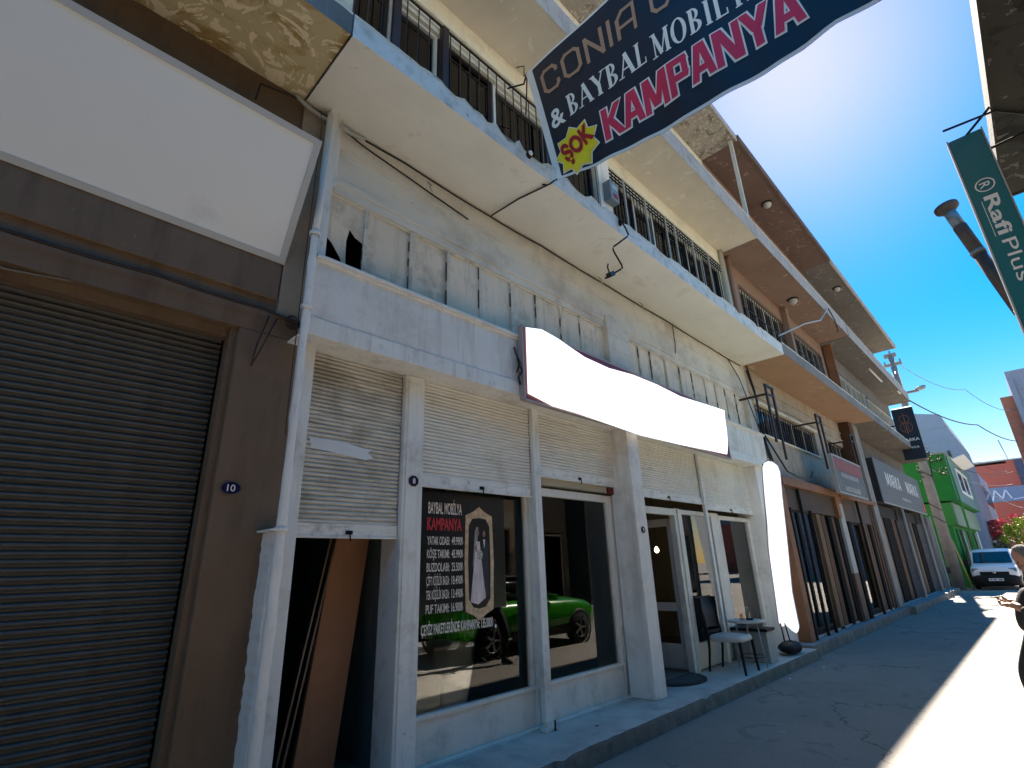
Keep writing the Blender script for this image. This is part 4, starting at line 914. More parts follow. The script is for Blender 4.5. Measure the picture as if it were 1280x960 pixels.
# sign brackets on the orange building (rusty ladder-like hooks)
def hook_bracket(x, zt, h, lab):
    t_ = thing('rusty_sign_bracket', (x, 3.5, zt-h), lab, 'bracket', 'empty sign brackets hooked under the orange balcony')
    w = .46
    for s_, hh in ((0, h*.80), (1, h)):
        link('rail', MB().obox((x+w*s_*(.98)-.06*s_, 3.3, zt-hh/2), (.028, 0, 0), (0, .02, 0), (.0, 0, hh/2)), m_dbrown, t_)
    mb = MB().box(x-.03, x+w, 3.28, 3.32, zt-.04, zt)
    mb.box(x, x+w-.06, 3.285, 3.315, zt-.22, zt-.19).box(x+.05, x+.09, 3.32, 3.9, zt-.22, zt-.18)
    link('rung', mb, m_dbrown, t_)
    return t_
hook_bracket(10.95, 5.12, 1.55, 'rusty ladder-like bracket nearest the white building'); hook_bracket(14.35, 5.10, 1.75, 'rusty ladder-like bracket above the faded red sign left edge'); hook_bracket(17.6, 5.10, 1.6, 'rusty ladder-like bracket beside the grey sign box')
cable('cable', [(11.35, 2.93, 6.22), (12.8, 2.7, 6.9), (14.6, 2.7, 7.6), (17.2, 2.93, 8.95)], .02, m_wcable, 'pale conduit arm stretched between the two balcony edges', 'conduit')
cable('cable', [(17.3, 2.92, 9.0), (17.4, 2.85, 8.6), (17.45, 2.85, 8.2)], .015, m_cable, 'short dark wire with bulbs hanging from the grey balcony edge')
for i, p in enumerate([[(11.45, 3.75, 5.8), (11.5, 3.7, 5.2), (11.42, 3.68, 4.5), (11.5, 3.66, 3.6)], [(11.48, 3.78, 5.7), (11.6, 3.72, 5.0), (11.46, 3.7, 4.2), (11.56, 3.6, 3.4)], [(11.5, 3.72, 4.3), (11.9, 3.5, 3.42), (12.6, 3.5, 3.36), (13.4, 3.48, 3.38), (13.7, 3.48, 3.6)]]):
    cable('cable', p, .018, m_cable, ('dark cable bundle falling along the party wall', 'second dark cable falling along the party wall', 'black cables looped over the orange lintel')[i])
ab = thing('junction_box', (11.7, 3.7, 3.75), 'small grey junction box on the party wall beside the orange shopfront', 'junction box')
link('case', MB().box(11.62, 11.86, 3.72, 3.9, 3.75, 4.15), M('dull_grey_box', (.2, .2, .2), .5), ab, bevel=.01)
link('cover', MB().box(11.65, 11.83, 3.71, 3.72, 3.78, 4.12), M('dull_grey_cover', (.25, .25, .25), .5), ab)

# ------------------------------------------------------------------ feather flag
ff = thing('white_feather_flag', (10.15, 3.5, .16), 'tall narrow blank white feather flag with rounded top and added glow beside the shop end', 'sign')
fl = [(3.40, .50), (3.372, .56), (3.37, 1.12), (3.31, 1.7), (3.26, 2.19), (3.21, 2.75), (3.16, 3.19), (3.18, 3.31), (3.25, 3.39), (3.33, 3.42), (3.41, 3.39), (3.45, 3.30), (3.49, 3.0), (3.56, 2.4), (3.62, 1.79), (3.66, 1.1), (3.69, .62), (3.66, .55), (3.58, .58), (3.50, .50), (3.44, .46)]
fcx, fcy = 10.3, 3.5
link('sign_face', MB().prism([(10.3+.008*math.sin(z*3), y, z) for y, z in fl], (.03, 0, 0)), emis('added_glow_flag_white', (1, 1, 1), .12, (.88, .88, .88)), ff)  # flag cloth with a glow added to whiten it; no lamp inside
link('flag_edge', MB().prism([(10.305+.008*math.sin(z*3), y+(.018 if y > 3.42 else -.008), z+.012) for y, z in fl], (.02, 0, 0)), M('lilac_trim', (.35, .34, .5), .5), ff)
link('pole', MB().tube([(10.25, 3.63, .22), (10.32, 3.67, .62), (10.32, 3.64, 1.79), (10.32, 3.50, 3.0), (10.32, 3.44, 3.38), (10.32, 3.33, 3.44)], .012, 8), m_black, ff)
link('pole', MB().tube([(10.22, 3.52, .22), (10.32, 3.60, .62)], .012, 8), m_black, ff)
bgm = MB().grid(lambda u, v: (10.15+.30*math.cos(2*math.pi*u)*math.sin(math.pi*v)*(1+.06*math.sin(9*u*6.28)), 3.52+.17*math.sin(2*math.pi*u)*math.sin(math.pi*v)*(1+.08*math.sin(7*u*6.28)), .165+.095*(1-math.cos(math.pi*v))*(1+.05*math.sin(12*u*6.28)*v)), 40, 12)
link('ballast_bag', bgm, m_plastic, ff)

# ------------------------------------------------------------------ chair
def make_chair():
    c = thing('chair', (8.2, 3.68, .16), 'black leather-backed dining chair with white seat on the step', 'chair')
    # faces -y ; seat .48 x .48, top .48
    x0, x1, y0, y1 = 7.95, 8.45, 3.42, 3.90
    def sf(u, v):
        a = 2*math.pi*u; ex = 5
        cx_ = abs(math.cos(a))**(2/ex)*(1 if math.cos(a) > 0 else -1); sx_ = abs(math.sin(a))**(2/ex)*(1 if math.sin(a) > 0 else -1)
        pr = [(0, .40), (.9, .40), (1.0, .415), (1.0, .455), (.93, .48), (.6, .492), (0, .498)]
        k = v*(len(pr)-1); i_ = min(int(k), len(pr)-2); t = k-i_; r_ = pr[i_][0]*(1-t)+pr[i_+1][0]*t; h = pr[i_][1]*(1-t)+pr[i_+1][1]*t
        return (8.2+cx_*r_*.25, 3.66+sx_*r_*.25, .16+h)
    link('seat', MB().grid(sf, 36, 12), M('white_seat_leather', (.50, .49, .46), .35, .05, bump=.2, bs=12), c)
    for (x, y, dx, dy) in ((x0+.03, y0+.02, -.01, -.02), (x1-.03, y0+.02, .01, -.02)):
        link('leg', MB().prism([(x-.018, y-.018, .56), (x+.018, y-.018, .56), (x+.018, y+.018, .56), (x-.018, y+.018, .56)], (0, 0, .0)) if 0 else MB().add(
            [(x-.02, y-.02, .57), (x+.02, y-.02, .57), (x+.02, y+.02, .57), (x-.02, y+.02, .57), (x+dx-.013, y+dy-.013, .16), (x+dx+.013, y+dy-.013, .16), (x+dx+.013, y+dy+.013, .16), (x+dx-.013, y+dy+.013, .16)],
            [(0, 1, 2, 3), (7, 6, 5, 4), (0, 4, 5, 1), (1, 5, 6, 2), (2, 6, 7, 3), (3, 7, 4, 0)]), m_plastic, c)
    for x in (x0+.03, x1-.03):
        link('leg', MB().tube([(x, y1+.05, .16), (x, y1+.005, .45), (x, y1, .62), (x, y1+.03, .9), (x, y1+.09, 1.14)], [.016, .02, .022, .02, .016], 6), m_plastic, c)
    def bf(u, v): 
        x = x0+(x1-x0)*u; z = .74+.42*v; y = y1+.015+.09*v+.02*math.sin(math.pi*u)
        return (x, y, z)
    b_ = MB(); b_.grid(lambda u, v: (bf(u, v)[0], bf(u, v)[1]-.018*math.sin(math.pi*min(1, v*1.02))-.004, bf(u, v)[2]), 10, 10); b_.grid(lambda u, v: (bf(1-u, v)[0], bf(u, v)[1]+.02, bf(u, v)[2]), 10, 10)
    b_.box(x0, x1, y1+.10, y1+.128, 1.15, 1.165).box(x0, x0+.004, y1+.02, y1+.12, .74, 1.15).box(x1-.004, x1, y1+.02, y1+.12, .74, 1.15)
    link('backrest', b_, M('black_chair_leather', (.010, .010, .012), .55, .1, spec=.25), c)
    link('rail', MB().box(x0+.03, x1-.03, y1, y1+.02, .66, .70), m_plastic, c)
    return c
chair_ = make_chair()
# table
tb = thing('cafe_table', (8.72, 3.62, .16), 'small round pale cafe table with thin metal legs on the step', 'table')
m_ttop = M('pale_table_top', (.50, .49, .46), .35, .05)
TX, TY, TZ = 8.70, 3.60, .80
link('tabletop', MB().lathe((TX, TY, TZ-.035), [(0, 0), (.24, 0), (.262, .006), (.268, .018), (.262, .032), (.24, .036), (0, .036)], 40), m_ttop, tb)
for k in range(3):
    a = 2*math.pi*k/3+.4
    link('leg', MB().tube([(TX+.17*math.cos(a), TY+.17*math.sin(a), TZ-.03), (TX+.19*math.cos(a), TY+.19*math.sin(a), .45), (TX+.25*math.cos(a), TY+.22*math.sin(a), .165)], .011, 8), m_alu, tb)
link('stretcher_ring', MB().tube([(TX+.2*math.cos(2*math.pi*k/24), TY+.2*math.sin(2*math.pi*k/24), .30) for k in range(25)], .006, 6), m_black, tb)
bt_ = thing('water_bottle', (TX+.06, TY-.02, TZ), 'small clear plastic water bottle standing on the cafe table', 'bottle')
link('body', MB().lathe((TX+.06, TY-.02, TZ+.002), [(0, 0), (.03, 0), (.032, .02), (.030, .05), (.033, .09), (.030, .12), (.018, .15), (.012, .165)], 16), glass('clear_pet', (.85, .92, .95), 2.5), bt_)
link('cap', MB().lathe((TX+.06, TY-.02, TZ+.16), [(.014, 0), (.014, .018), (0, .02)], 12), m_wtxt, bt_)
as_ = thing('ashtray', (TX-.09, TY-.02, TZ), 'small black ashtray with tea glass and saucer on the cafe table', 'ashtray')
link('dish', MB().lathe((TX-.02, TY-.07, TZ+.002), [(0, 0), (.05, 0), (.06, .02), (.052, .02), (.04, .008), (0, .008)], 18), m_plastic, as_)
tg = thing('tea_glass', (TX-.13, TY+.0, TZ), 'tea glass on its saucer at the left of the cafe table', 'tea glass')
link('saucer', MB().lathe((TX-.13, TY, TZ+.002), [(0, 0), (.04, .002), (.055, .012), (.04, .006), (0, .005)], 18), m_wtxt, tg)
link('glass', MB().lathe((TX-.13, TY, TZ+.008), [(0, 0), (.02, 0), (.024, .02), (.018, .05), (.028, .085)], 14), glass('tea_glass_material', (.8, .45, .2), 2), tg)
# planter box
pl = thing('planter_box', (9.2, 3.72, .16), 'pale grey oblong box with dark rim between the cafe table and the flag', 'planter')
link('body', MB().box(9.05, 9.36, 3.46, 4.0, .16, .60), M('pale_grey_planter', (.33, .34, .34), .5, .08, dirt=((.2, .2, .19), .3, 4)), pl, bevel=.012)
link('rim', MB().box(9.03, 9.38, 3.44, 4.02, .60, .645), m_plastic, pl, bevel=.006)
# door mat
dm = thing('door_mat', (7.1, 3.88, .16), 'dark half-round door mat in front of the open glass door', 'door mat')
mt_ = MB(); pp = [(6.66+.0, 4.02)]
pts = [(6.72, 4.12)]+[(7.2+.50*math.cos(a), 4.12-.44*math.sin(a)) for a in [math.pi*(1-k/20) for k in range(21)]]
link('rubber_edge', MB().prism([(x, y, .163) for x, y in pts[1:]], (0, 0, .012)), M('black_rubber', (.03, .028, .027), .8, .1), dm)
pts = [(7.2+.40*math.cos(a), 4.10-.35*math.sin(a)) for a in [math.pi*(1-k/20) for k in range(21)]]
link('carpet', MB().prism([(x, y, .176) for x, y in pts], (0, 0, .004)), M('dark_grey_carpet', (.07, .066, .064), .95, .3, vs=30), dm)
for x, y, z, lb in ((8.9, 3.18, .002, 'tiny white scrap of litter on the road below the cafe table'), (4.75, 3.62, .163, 'small dark scrap on the step beside the white column'), (10.1, 3.05, .002, 'tiny white scrap of litter on the road below the black ballast bag')):
    mbp = MB().add([(x, y, z), (x+.04, y-.008, z+.008), (x+.03, y+.03, z+.004), (x-.005, y+.02, z+.01)], [(0, 1, 2, 3)])
    link('litter_scrap', mbp, m_dbrown if z > .1 else m_wtxt, label=lb, cat='litter')
# floor bolt bracket at the mullion
fbk = thing('floor_bracket', (4.4, 3.9, .16), 'rusty floor bracket at the foot of the slim window post', 'bracket')
link('plate', MB().box(4.29, 4.46, 3.87, 3.96, .165, .19).box(4.34, 4.42, 3.89, 3.95, .19, .24), m_rail, fbk); link('pin', MB().tube([(4.41, 3.86, .25), (4.41, 3.86, .163)], .01, 6), m_dbrown, fbk)

# ------------------------------------------------------------------ things inside the shops
tbd = MB().obox((2.30, 4.40, 1.14), (.165, 0, 0), (0, .02, 0), (.13, .03, 1.0))
link('leaning_board', tbd, M('brown_board', (.34, .16, .08), .6, .12, streak=((.25, .115, .06), .4, 12, .5)), label='tall brown board leaning inside the dark store room', cat='board')
for k in range(2): link('leaning_rod', MB().tube([(1.84+.05*k, 4.30, .163), (2.22+.05*k, 4.36, 2.2)], .009, 6), M('brown_rod', (.25, .17, .12), .5), label=('thin rod leaning in the store room, the left one', 'thin rod leaning in the store room, the one nearer the brown board')[k], cat='rod')
sf_ = thing('sofa', (3.4, 4.7, .16), 'pale beige blocky sofa behind the first shop window', 'sofa')
m_sofa = M('beige_upholstery', (.85, .76, .64), .9, .08, bump=.3, bs=90)
for k in range(3): link('back_block', MB().box(2.88+k*.36, 2.88+k*.36+.345, 4.14, 4.40, .20, .80), m_sofa, sf_, bevel=.03)
link('seat_block', MB().box(2.86, 4.1, 4.41, 5.3, .20, .66), m_sofa, sf_, bevel=.03); link('arm_block', MB().box(3.6, 4.12, 4.75, 5.3, .2, .92), m_sofa, sf_, bevel=.03)
link('cushion', MB().box(2.9, 3.6, 5.1, 5.3, .58, .98), M('tan_cushion', (.2, .1, .05), .8, .1), sf_, bevel=.05)
bd = thing('display_bed', (5.4, 5.8, .16), 'low display bed with pale cover deeper inside the shop', 'bed')
link('mattress', MB().box(4.5, 6.3, 5.2, 6.8, .36, .60), M('pale_bed_cover', (.24, .23, .2), .9), bd, bevel=.05); link('frame', MB().box(4.45, 6.35, 5.15, 6.85, .163, .36), m_wood, bd)
link('headboard', MB().box(6.36, 6.46, 5.15, 6.85, .163, 1.2), m_wood, bd)
m_bulb = emis('warm_bulb', (1, .72, .35), 2.2)
def pendant(x, y, z, lab, r=.025, grp='small lit bulbs inside the shop'):
    t_ = thing('pendant_bulb', (x, y, z), lab, 'bulb', grp)
    link('bulb', MB().lathe((x, y, z), [(0, 0), (r*.6, r*.25), (r, r), (r*.8, r*1.8), (r*.3, r*2.6)], 12), m_bulb, t_)
    link('cord', MB().tube([(x, y, z+r*2.6), (x, y, 3.44)], .005, 5), m_black, t_)
for x, y, z, lb in ((8.8, 6.7, 2.40, 'tiny warm bulb highest and furthest right in the second shop window'), (8.0, 6.7, 2.1, 'tiny warm bulb in the middle of the second shop window'), (7.6, 6.7, 2.0, 'tiny warm bulb lowest beside the slim white post'), (7.9, 6.7, 2.24, 'tiny warm bulb above the middle one in the second shop window'), (6.1, 6.7, 2.2, 'tiny warm bulb right of the black window poster')): pendant(x, y, z, lb, .018)
pendant(9.6, 5.5, 1.86, 'yellow candle bulb hanging in the beige room by the open door', .045, None)
wf = thing('wall_frame', (9.2, 7.85, 1.9), 'dark picture frame on the beige wall inside the doorway', 'picture frame')
link('frame', MB().box(10.2, 10.9, 7.84, 7.89, 1.5, 2.3), m_black, wf); link('picture', MB().box(10.25, 10.85, 7.83, 7.84, 1.55, 2.25), m_wood, wf)

# poster stuck on the first window
ps = thing('window_poster', (3.5, 4.03, .98), 'black window poster with price list and a gilt-framed wedding couple', 'poster')
YP = 4.062
def pp_(x, z, d=0): return (x, YP-.001-d, z)
link('sheet', MB().box(2.885, 3.98, YP, YP+.004, 1.30, 2.40), M('black_poster_film', (.004, .004, .006), .3, .0), ps)
m_gold = M('poster_gold_print', (.62, .42, .25), .5, .3, vs=20); m_ptxt = M('poster_pale_print', (.85, .74, .64), .5, .15, vs=20); m_pred = M('poster_red_print', (.6, .03, .04), .5, .1)
mb = MB()
def pt(s, x, z, w, h, mtb, bold=.0): put_text(mtb, s, lambda u, v: pp_(x+u, z+v, .001), w, h, bold)
rd = MB()
pt('BAYBAL MOBİLYA', 2.98, 2.18, .41, .105, mb, .015); link('heading', mb, m_ptxt, ps); mb = MB(); pt('KAMPANYA', 2.97, 2.03, .42, .11, rd, .03)
for k, (a, b_) in enumerate((('YATAK ODASI:', '49.990₺'), ('KÖŞE TAKIMI:', '45.990₺'), ('BUZDOLABI:', '25.500₺'), ('ÇİFT KİŞİLİK BAZA:', '18.490₺'), ('TEK KİŞİLİK BAZA:', '13.490₺'), ('PUF TAKIMI:', '16.900₺'))):
    z = 1.895-k*.118; m1 = MB(); pt(a, 2.975, z, .265, .074, m1, .012); pt(b_, 3.265, z, .14, .074, m1, .012); link('price_line', m1, m_ptxt, ps)
pt('ÇEYİZ PAKETLERİNDE KAMPANYA: 135.000₺', 2.93, 1.135, .86, .082, mb, .02)
link('total_price_line', mb, m_ptxt, ps); link('red_lettering', rd, m_pred, ps)
# gilt frame (flat print): outline ring
def ring(pts_o, pts_i, d):
    m_ = MB(); n = len(pts_o)
    for k in range(n): m_.add([pp_(*pts_o[k], d), pp_(*pts_o[(k+1) % n], d), pp_(*pts_i[(k+1) % n], d), pp_(*pts_i[k], d)], [(0, 1, 2, 3)])
    return m_
fx0, fx1, fz0, fz1 = 3.44, 3.80, 1.27, 2.20
po = [(fx0, fz0+.02), (fx0+.10, fz0-.02), ((fx0+fx1)/2, fz0-.07), (fx1-.10, fz0-.02), (fx1, fz0+.02), (fx1+.015, (fz0+fz1)/2), (fx1, fz1-.02), (fx1-.10, fz1+.02), ((fx0+fx1)/2, fz1+.07), (fx0+.10, fz1+.02), (fx0, fz1-.02), (fx0-.015, (fz0+fz1)/2)]
pi_ = [(fx0+.04, fz0+.12), (fx0+.10, fz0+.05), ((fx0+fx1)/2, fz0+.035), (fx1-.10, fz0+.05), (fx1-.04, fz0+.12), (fx1-.03, (fz0+fz1)/2), (fx1-.04, fz1-.12), (fx1-.09, fz1-.05), ((fx0+fx1)/2, fz1-.04), (fx0+.09, fz1-.05), (fx0+.04, fz1-.12), (fx0+.03, (fz0+fz1)/2)]
link('gilt_frame', ring(po, pi_, .001), m_gold, ps)
def poly(pts, d, mt, nm): link(nm, MB().add([pp_(x, z, d) for x, z in pts], [tuple(range(len(pts)))]), mt, ps)
m_skin = M('printed_skin', (.33, .16, .10), .6, .05)
link('dress_print', MB().add([pp_(x, z, .0012) for x, z in ((3.575, 1.93), (3.625, 1.93), (3.64, 1.80), (3.70, 1.40), (3.60, 1.345), (3.50, 1.37), (3.56, 1.80))], [(0, 6, 5, 4, 3, 2, 1)]), M('printed_dress', (.75, .62, .6), .6, .25, streak=((.2, .13, .13), .5, 45, 2)), ps)
poly([(3.56, 2.02), (3.58, 2.07), (3.61, 2.07), (3.60, 1.98), (3.575, 1.78), (3.53, 1.68)], .0008, M('printed_veil', (.32, .27, .25), .6), 'veil_print')
def disc(cx, cz, rx, rz, d): return [(cx+rx*math.cos(2*math.pi*k/14), cz+rz*math.sin(2*math.pi*k/14)) for k in range(14)]
poly([(3.655, 1.94), (3.72, 1.95), (3.745, 1.90), (3.74, 1.42), (3.69, 1.42), (3.66, 1.70)], .0009, M('printed_suit', (.03, .03, .035), .6), 'suit_print')
poly([(3.672, 1.95), (3.698, 1.95), (3.688, 1.86)], .0013, m_ptxt, 'shirt_print')
poly(disc(3.60, 2.015, .018, .03, 0), .0014, m_skin, 'face_print'); poly(disc(3.685, 2.005, .019, .032, 0), .0014, m_skin, 'face_print')
poly(disc(3.625, 1.80, .04, .05, 0), .0015, M('printed_bouquet', (.38, .38, .30), .6, .6, vs=60), 'bouquet_print')
poly([(3.595, 1.93), (3.56, 1.86), (3.60, 1.80), (3.585, 1.87)], .0014, m_skin, 'arm_print')
poly([(3.81, 1.135), (3.825, 1.155), (3.84, 1.135), (3.825, 1.11)], .0012, m_wtxt, 'sparkle_print')

# ------------------------------------------------------------------ opposite side of the street
m_ogrey = M('opposite_grey_render', (.07, .065, .06), .85, .1, dirt=((.18, .17, .15), .3, 1.5)); m_obr = M('opposite_ochre_render', (.40, .30, .2), .85, .1); m_ored = M('opposite_brick_red', (.25, .11, .08), .85, .15)
def opposite(x0, x1, zt, mt, lab, sl=True, seed=0, y=-2.6):
    t_ = thing('opposite_shop_building', ((x0+x1)/2, y, 0), lab, 'building')
    wl_ = MB().box(x0, x1, y-6, y, 3.2, zt); n = int((x1-x0)/3.2); w_ = (x1-x0)/n
    for k in range(n+1): xx = x0+k*w_; wl_.box(max(x0, xx-.25), min(x1, xx+.25), y-6, y, 0, 3.2)
    wl_.box(x0, x1, y-6, y-5.9, 0, 3.2)
    link('wall', wl_, mt, t_)
    for k in range(n):
        a = x0+k*w_+.25; b_ = x0+(k+1)*w_-.25
        if (k+seed) % 3 == 1:
            o = link('roller_shutter', MB().box(a, b_, y-.2, y-.15, .1, 3.2), m_slat, t_)
            sm_ = MB()
            for q in range(34): sm_.box(a, b_, y-.15, y-.14, .12+q*.09, .18+q*.09)
            link('slats', sm_, m_slat, o, kind='stuff')
        else: window(t_, a, b_, .3, 3.1, y-.2, m_black if k % 2 else m_frame, m_pane_dark, .07, mull=((a+b_)/2,), name='shop_window')
        if zt > 6.2 and y < -3: window(t_, a+.3, b_-.3, 4.3, 5.6, y-.06, m_frame, m_pane_dark, .06, mull=((a+b_)/2,))
        if (k+seed) % 2: link('sign_board', MB().box(a-.1, b_+.1, y, y+.12, 3.3, 3.95), (M('blue_board', (.08, .09, .11), .5), M('cream_board', (.5, .45, .32), .5), M('red_board', (.12, .10, .09), .5))[(k+seed) % 3], t_)
    return t_
ob1 = opposite(-9, 8.62, 6.5, m_ogrey, 'grey building on the near right whose mouldy dark canopy slab overhangs the street', seed=1)
bx('canopy_slab', -9, 8.62, -2.59, -.80, 6.07, 6.26, m_fascia_g, ob1)
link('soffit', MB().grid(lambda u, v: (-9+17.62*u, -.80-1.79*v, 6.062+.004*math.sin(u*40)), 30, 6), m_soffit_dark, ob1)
m_canopy = M('blackened_canopy_edge', (.035, .033, .030), .9, .4, bump=.6, dirt=((.08, .075, .07), .4, 4), streak=((.015, .014, .013), .4, 6, 2))
link('fascia', MB().box(-9, 8.619, -.7995, -.775, 6.05, 6.29), m_canopy, ob1); link('fascia', MB().box(8.62, 8.66, -2.59, -.775, 6.05, 6.29), m_canopy, ob1)
opposite(9.2, 20, 6.4, m_obr, 'ochre two-storey shop building opposite, seen only in the window reflections', seed=0, y=-8)
opposite(20.2, 31, 6.4, m_ogrey, 'low grey shop building opposite at the far end, seen only in reflections', seed=2, y=-7)
opposite(-26, -9.2, 6.8, m_obr, 'ochre shop building behind the viewpoint on the opposite side', seed=1)
pavement(-26, 31, -2.6, -1.9, .14, 8, m_pave2) if 0 else None
op = MB().box(-26, 8.8, -2.6, -1.95, -.02, .14); link('opposite_pavement', op, m_pave2, kind='structure', org=(0, -2.3, 0))
# teal projecting sign
ts = thing('teal_rafi_plus_sign', (6.5, -.5, 3.7), 'tall teal projecting sign lettered Rafi Plus under the canopy at the right', 'sign')
m_teal = M('teal_sign_face', (.008, .14, .16), .4, .04)
link('panel', MB().box(6.5, 6.62, -.645, -.375, 3.55, 5.84), m_teal, ts, bevel=.006)
link('edge_strip', MB().box(6.49, 6.63, -.375, -.362, 3.54, 5.85).box(6.49, 6.63, -.658, -.645, 3.54, 5.85), m_alu, ts)
def tp(u, v, d=0): return (6.494-d, -.51-v, 5.12-u)       # text runs downwards
mb = MB()
put_text(mb, 'Rafi', lambda u, v: tp(u+.06, v-.045), .46, .105, bold=.022)
put_text(mb, 'Plus', lambda u, v: tp(u+.58, v-.045), .46, .105)
for k in range(26):
    a, b_ = 2*math.pi*k/26, 2*math.pi*(k+1)/26
    mb.add([tp(-.07+r*math.cos(q), .0+r*math.sin(q)) for r, q in ((.078, a), (.078, b_), (.066, b_), (.066, a))], [(0, 1, 2, 3)])
put_text(mb, 'R', lambda u, v: tp(-.10+u, v-.04), .065, .08, bold=.01)
mb.add([tp(.10, -.068), tp(.52, -.068), tp(.52, -.073), tp(.10, -.073)], [(0, 1, 2, 3)])
link('lettering', mb, m_wtxt, ts)
for q in ([(6.56, -.50, 5.84), (6.60, -.78, 6.1)], [(6.56, -.64, 5.6), (6.58, -1.2, 5.65), (6.58, -2.6, 5.65)], [(6.56, -.64, 4.2), (6.58, -2.6, 4.25)]): link('bracket', MB().tube(q, .013, 6), m_black, ts)
cable('cable', [(6.2, -.36, 5.8), (6.6, -.8, 6.03), (7.4, -1.4, 6.04)], .012, m_cable, 'black cable from the canopy to the top of the teal sign')
# stove pipe
sp_ = thing('stove_pipe', (9.3, -2.5, 3.3), 'rusty stove pipe with flared cap poking out behind the teal sign', 'pipe')
PA, PB = Vector((9.0, -.245, 6.42)), Vector((9.0, -.515, 4.83))
dr = (PB-PA)
def ppos(t): return PA+dr*t
m_rust = M('rusty_galvanised_pipe', (.10, .075, .065), .6, .3, dirt=((.06, .035, .03), .4, 6)); m_galv = M('galvanised_pipe', (.25, .28, .32), .4, .1, metal=.4)
link('pipe_section', MB().tube([ppos(0), ppos(.22)], .075, 14), m_galv, sp_); link('pipe_section', MB().tube([ppos(.22), ppos(.225), ppos(.55)], .082, 14), m_rust, sp_)
link('pipe_section', MB().tube([ppos(.55), ppos(1.15)], .078, 14), m_rust, sp_); link('pipe_section', MB().tube([ppos(1.15), ppos(1.3)+Vector((0, -.1, 0)), Vector((9.0, -1.4, 4.3)), Vector((9.2, -2.7, 4.25))], .08, 12), m_rust, sp_)
link('cap', MB().tube([ppos(-.02), ppos(.015), ppos(.05)], [.15, .145, .08], 18), m_rust, sp_)
link('joint_band', MB().tube([ppos(.50), ppos(.53)], .09, 14), m_galv, sp_)

# ------------------------------------------------------------------ green car (seen reflected in the shop window)
def superell(y, z, hw, zb_, zt, n=28, e=4.0):
    out = []
    for k in range(n):
        a = 2*math.pi*k/n; c, s_ = math.cos(a), math.sin(a)
        out.append((hw*abs(c)**(2/e)*(1 if c > 0 else -1)+y, (zb_+zt)/2+(zt-zb_)/2*abs(s_)**(2/e)*(1 if s_ > 0 else -1)))
    return out
def loft(secs, n=28, e=4.0):
    v = []; f = []
    for x, yc, hw, zb_, zt in secs:
        for y, z in superell(yc, 0, hw, zb_, zt, n, e): v.append((x, y, z))
    for i in range(len(secs)-1):
        for k in range(n): f.append((i*n+k, i*n+(k+1) % n, (i+1)*n+(k+1) % n, (i+1)*n+k))
    f.append(tuple(range(n))[::-1]); f.append(tuple((len(secs)-1)*n+k for k in range(n)))
    return MB().add(v, f, True)
def wheel(parent, x, y, r, w_, side, mrim):
    o = link('wheel', MB().lathe((x, y, r), [(r*.62, -w_/2), (r*.92, -w_/2), (r, -w_*.35), (r, w_*.35), (r*.92, w_/2), (r*.62, w_/2)], 32, 'y'), M('tyre_rubber', (.02, .02, .02), .85), parent)
    mb_ = MB().lathe((x, y+side*w_*.38, r), [(r*.64, 0), (r*.60, -.012*side), (0, -.02*side)], 28, 'y')
    link('rim_dish', mb_, m_black, o)
    sp2 = MB()
    for k in range(5):
        a = 2*math.pi*k/5; c, s_ = math.cos(a), math.sin(a)
        sp2.obox((x+c*r*.32, y+side*w_*.42, r+s_*r*.32), (c*r*.31, 0, s_*r*.31), (0, .012, 0), (-s_*r*.06, 0, c*r*.06))
    sp2.lathe((x, y+side*w_*.42, r), [(r*.66, -.01), (r*.66, .01), (r*.60, .012), (r*.60, -.01), (r*.66, -.01)], 28, 'y')
    link('rim', sp2, mrim, o); return o
m_cargreen = M('bright_green_car_paint', (.03, .27, .008), .25, .02, coat=.6); m_rim = M('silver_rim', (.5, .5, .5), .3, metal=.8)
m_cg = M('car_window_glass', (.01, .012, .012), .05, .0, spec=.8)
cx0 = 7.0
gc = thing('green_car', (9.1, -.92, 0), 'bright green parked hatchback, seen as a reflection in the shop window', 'car')
Yc = -.93
bd_ = loft([(cx0, Yc, .70, .45, .90), (cx0+.08, Yc, .82, .34, 1.0), (cx0+.5, Yc, .87, .30, 1.05), (cx0+1.5, Yc, .90, .27, 1.05), (cx0+2.6, Yc, .90, .27, 1.03), (cx0+3.4, Yc, .89, .28, 1.0), (cx0+3.9, Yc, .86, .3, .92), (cx0+4.12, Yc, .78, .33, .80), (cx0+4.2, Yc, .62, .40, .68)])
link('body', bd_, m_cargreen, gc)
gh = loft([(cx0+.10, Yc, .60, .98, 1.05), (cx0+.45, Yc, .68, .95, 1.42), (cx0+1.0, Yc, .70, .95, 1.50), (cx0+1.9, Yc, .70, .95, 1.49), (cx0+2.35, Yc, .68, .95, 1.36), (cx0+3.0, Yc, .66, .95, 1.04)], e=3.2)
link('window', gh, m_cg, gc)
link('roof', loft([(cx0+.45, Yc, .56, 1.40, 1.45), (cx0+1.0, Yc, .63, 1.47, 1.525), (cx0+1.9, Yc, .63, 1.46, 1.515), (cx0+2.2, Yc, .56, 1.40, 1.44)], e=3), m_plastic, gc)
for x in (cx0+.62, cx0+3.42):
    for s_ in (-1, 1):
        ar = MB().lathe((x, Yc+s_*.895, .335), [(.40, -.02*s_), (.40, .01*s_), (.33, .012*s_)], 28, 'y'); link('wheel_arch', ar, m_plastic, gc)
        wheel(gc, x, Yc+s_*.80, .335, .22, s_, m_rim)
link('mirror', MB().obox((cx0+2.45, Yc+0.93, 1.03), (.07, 0, 0), (0, .10, 0), (0, 0, .06)), m_cargreen, gc, bevel=.02)
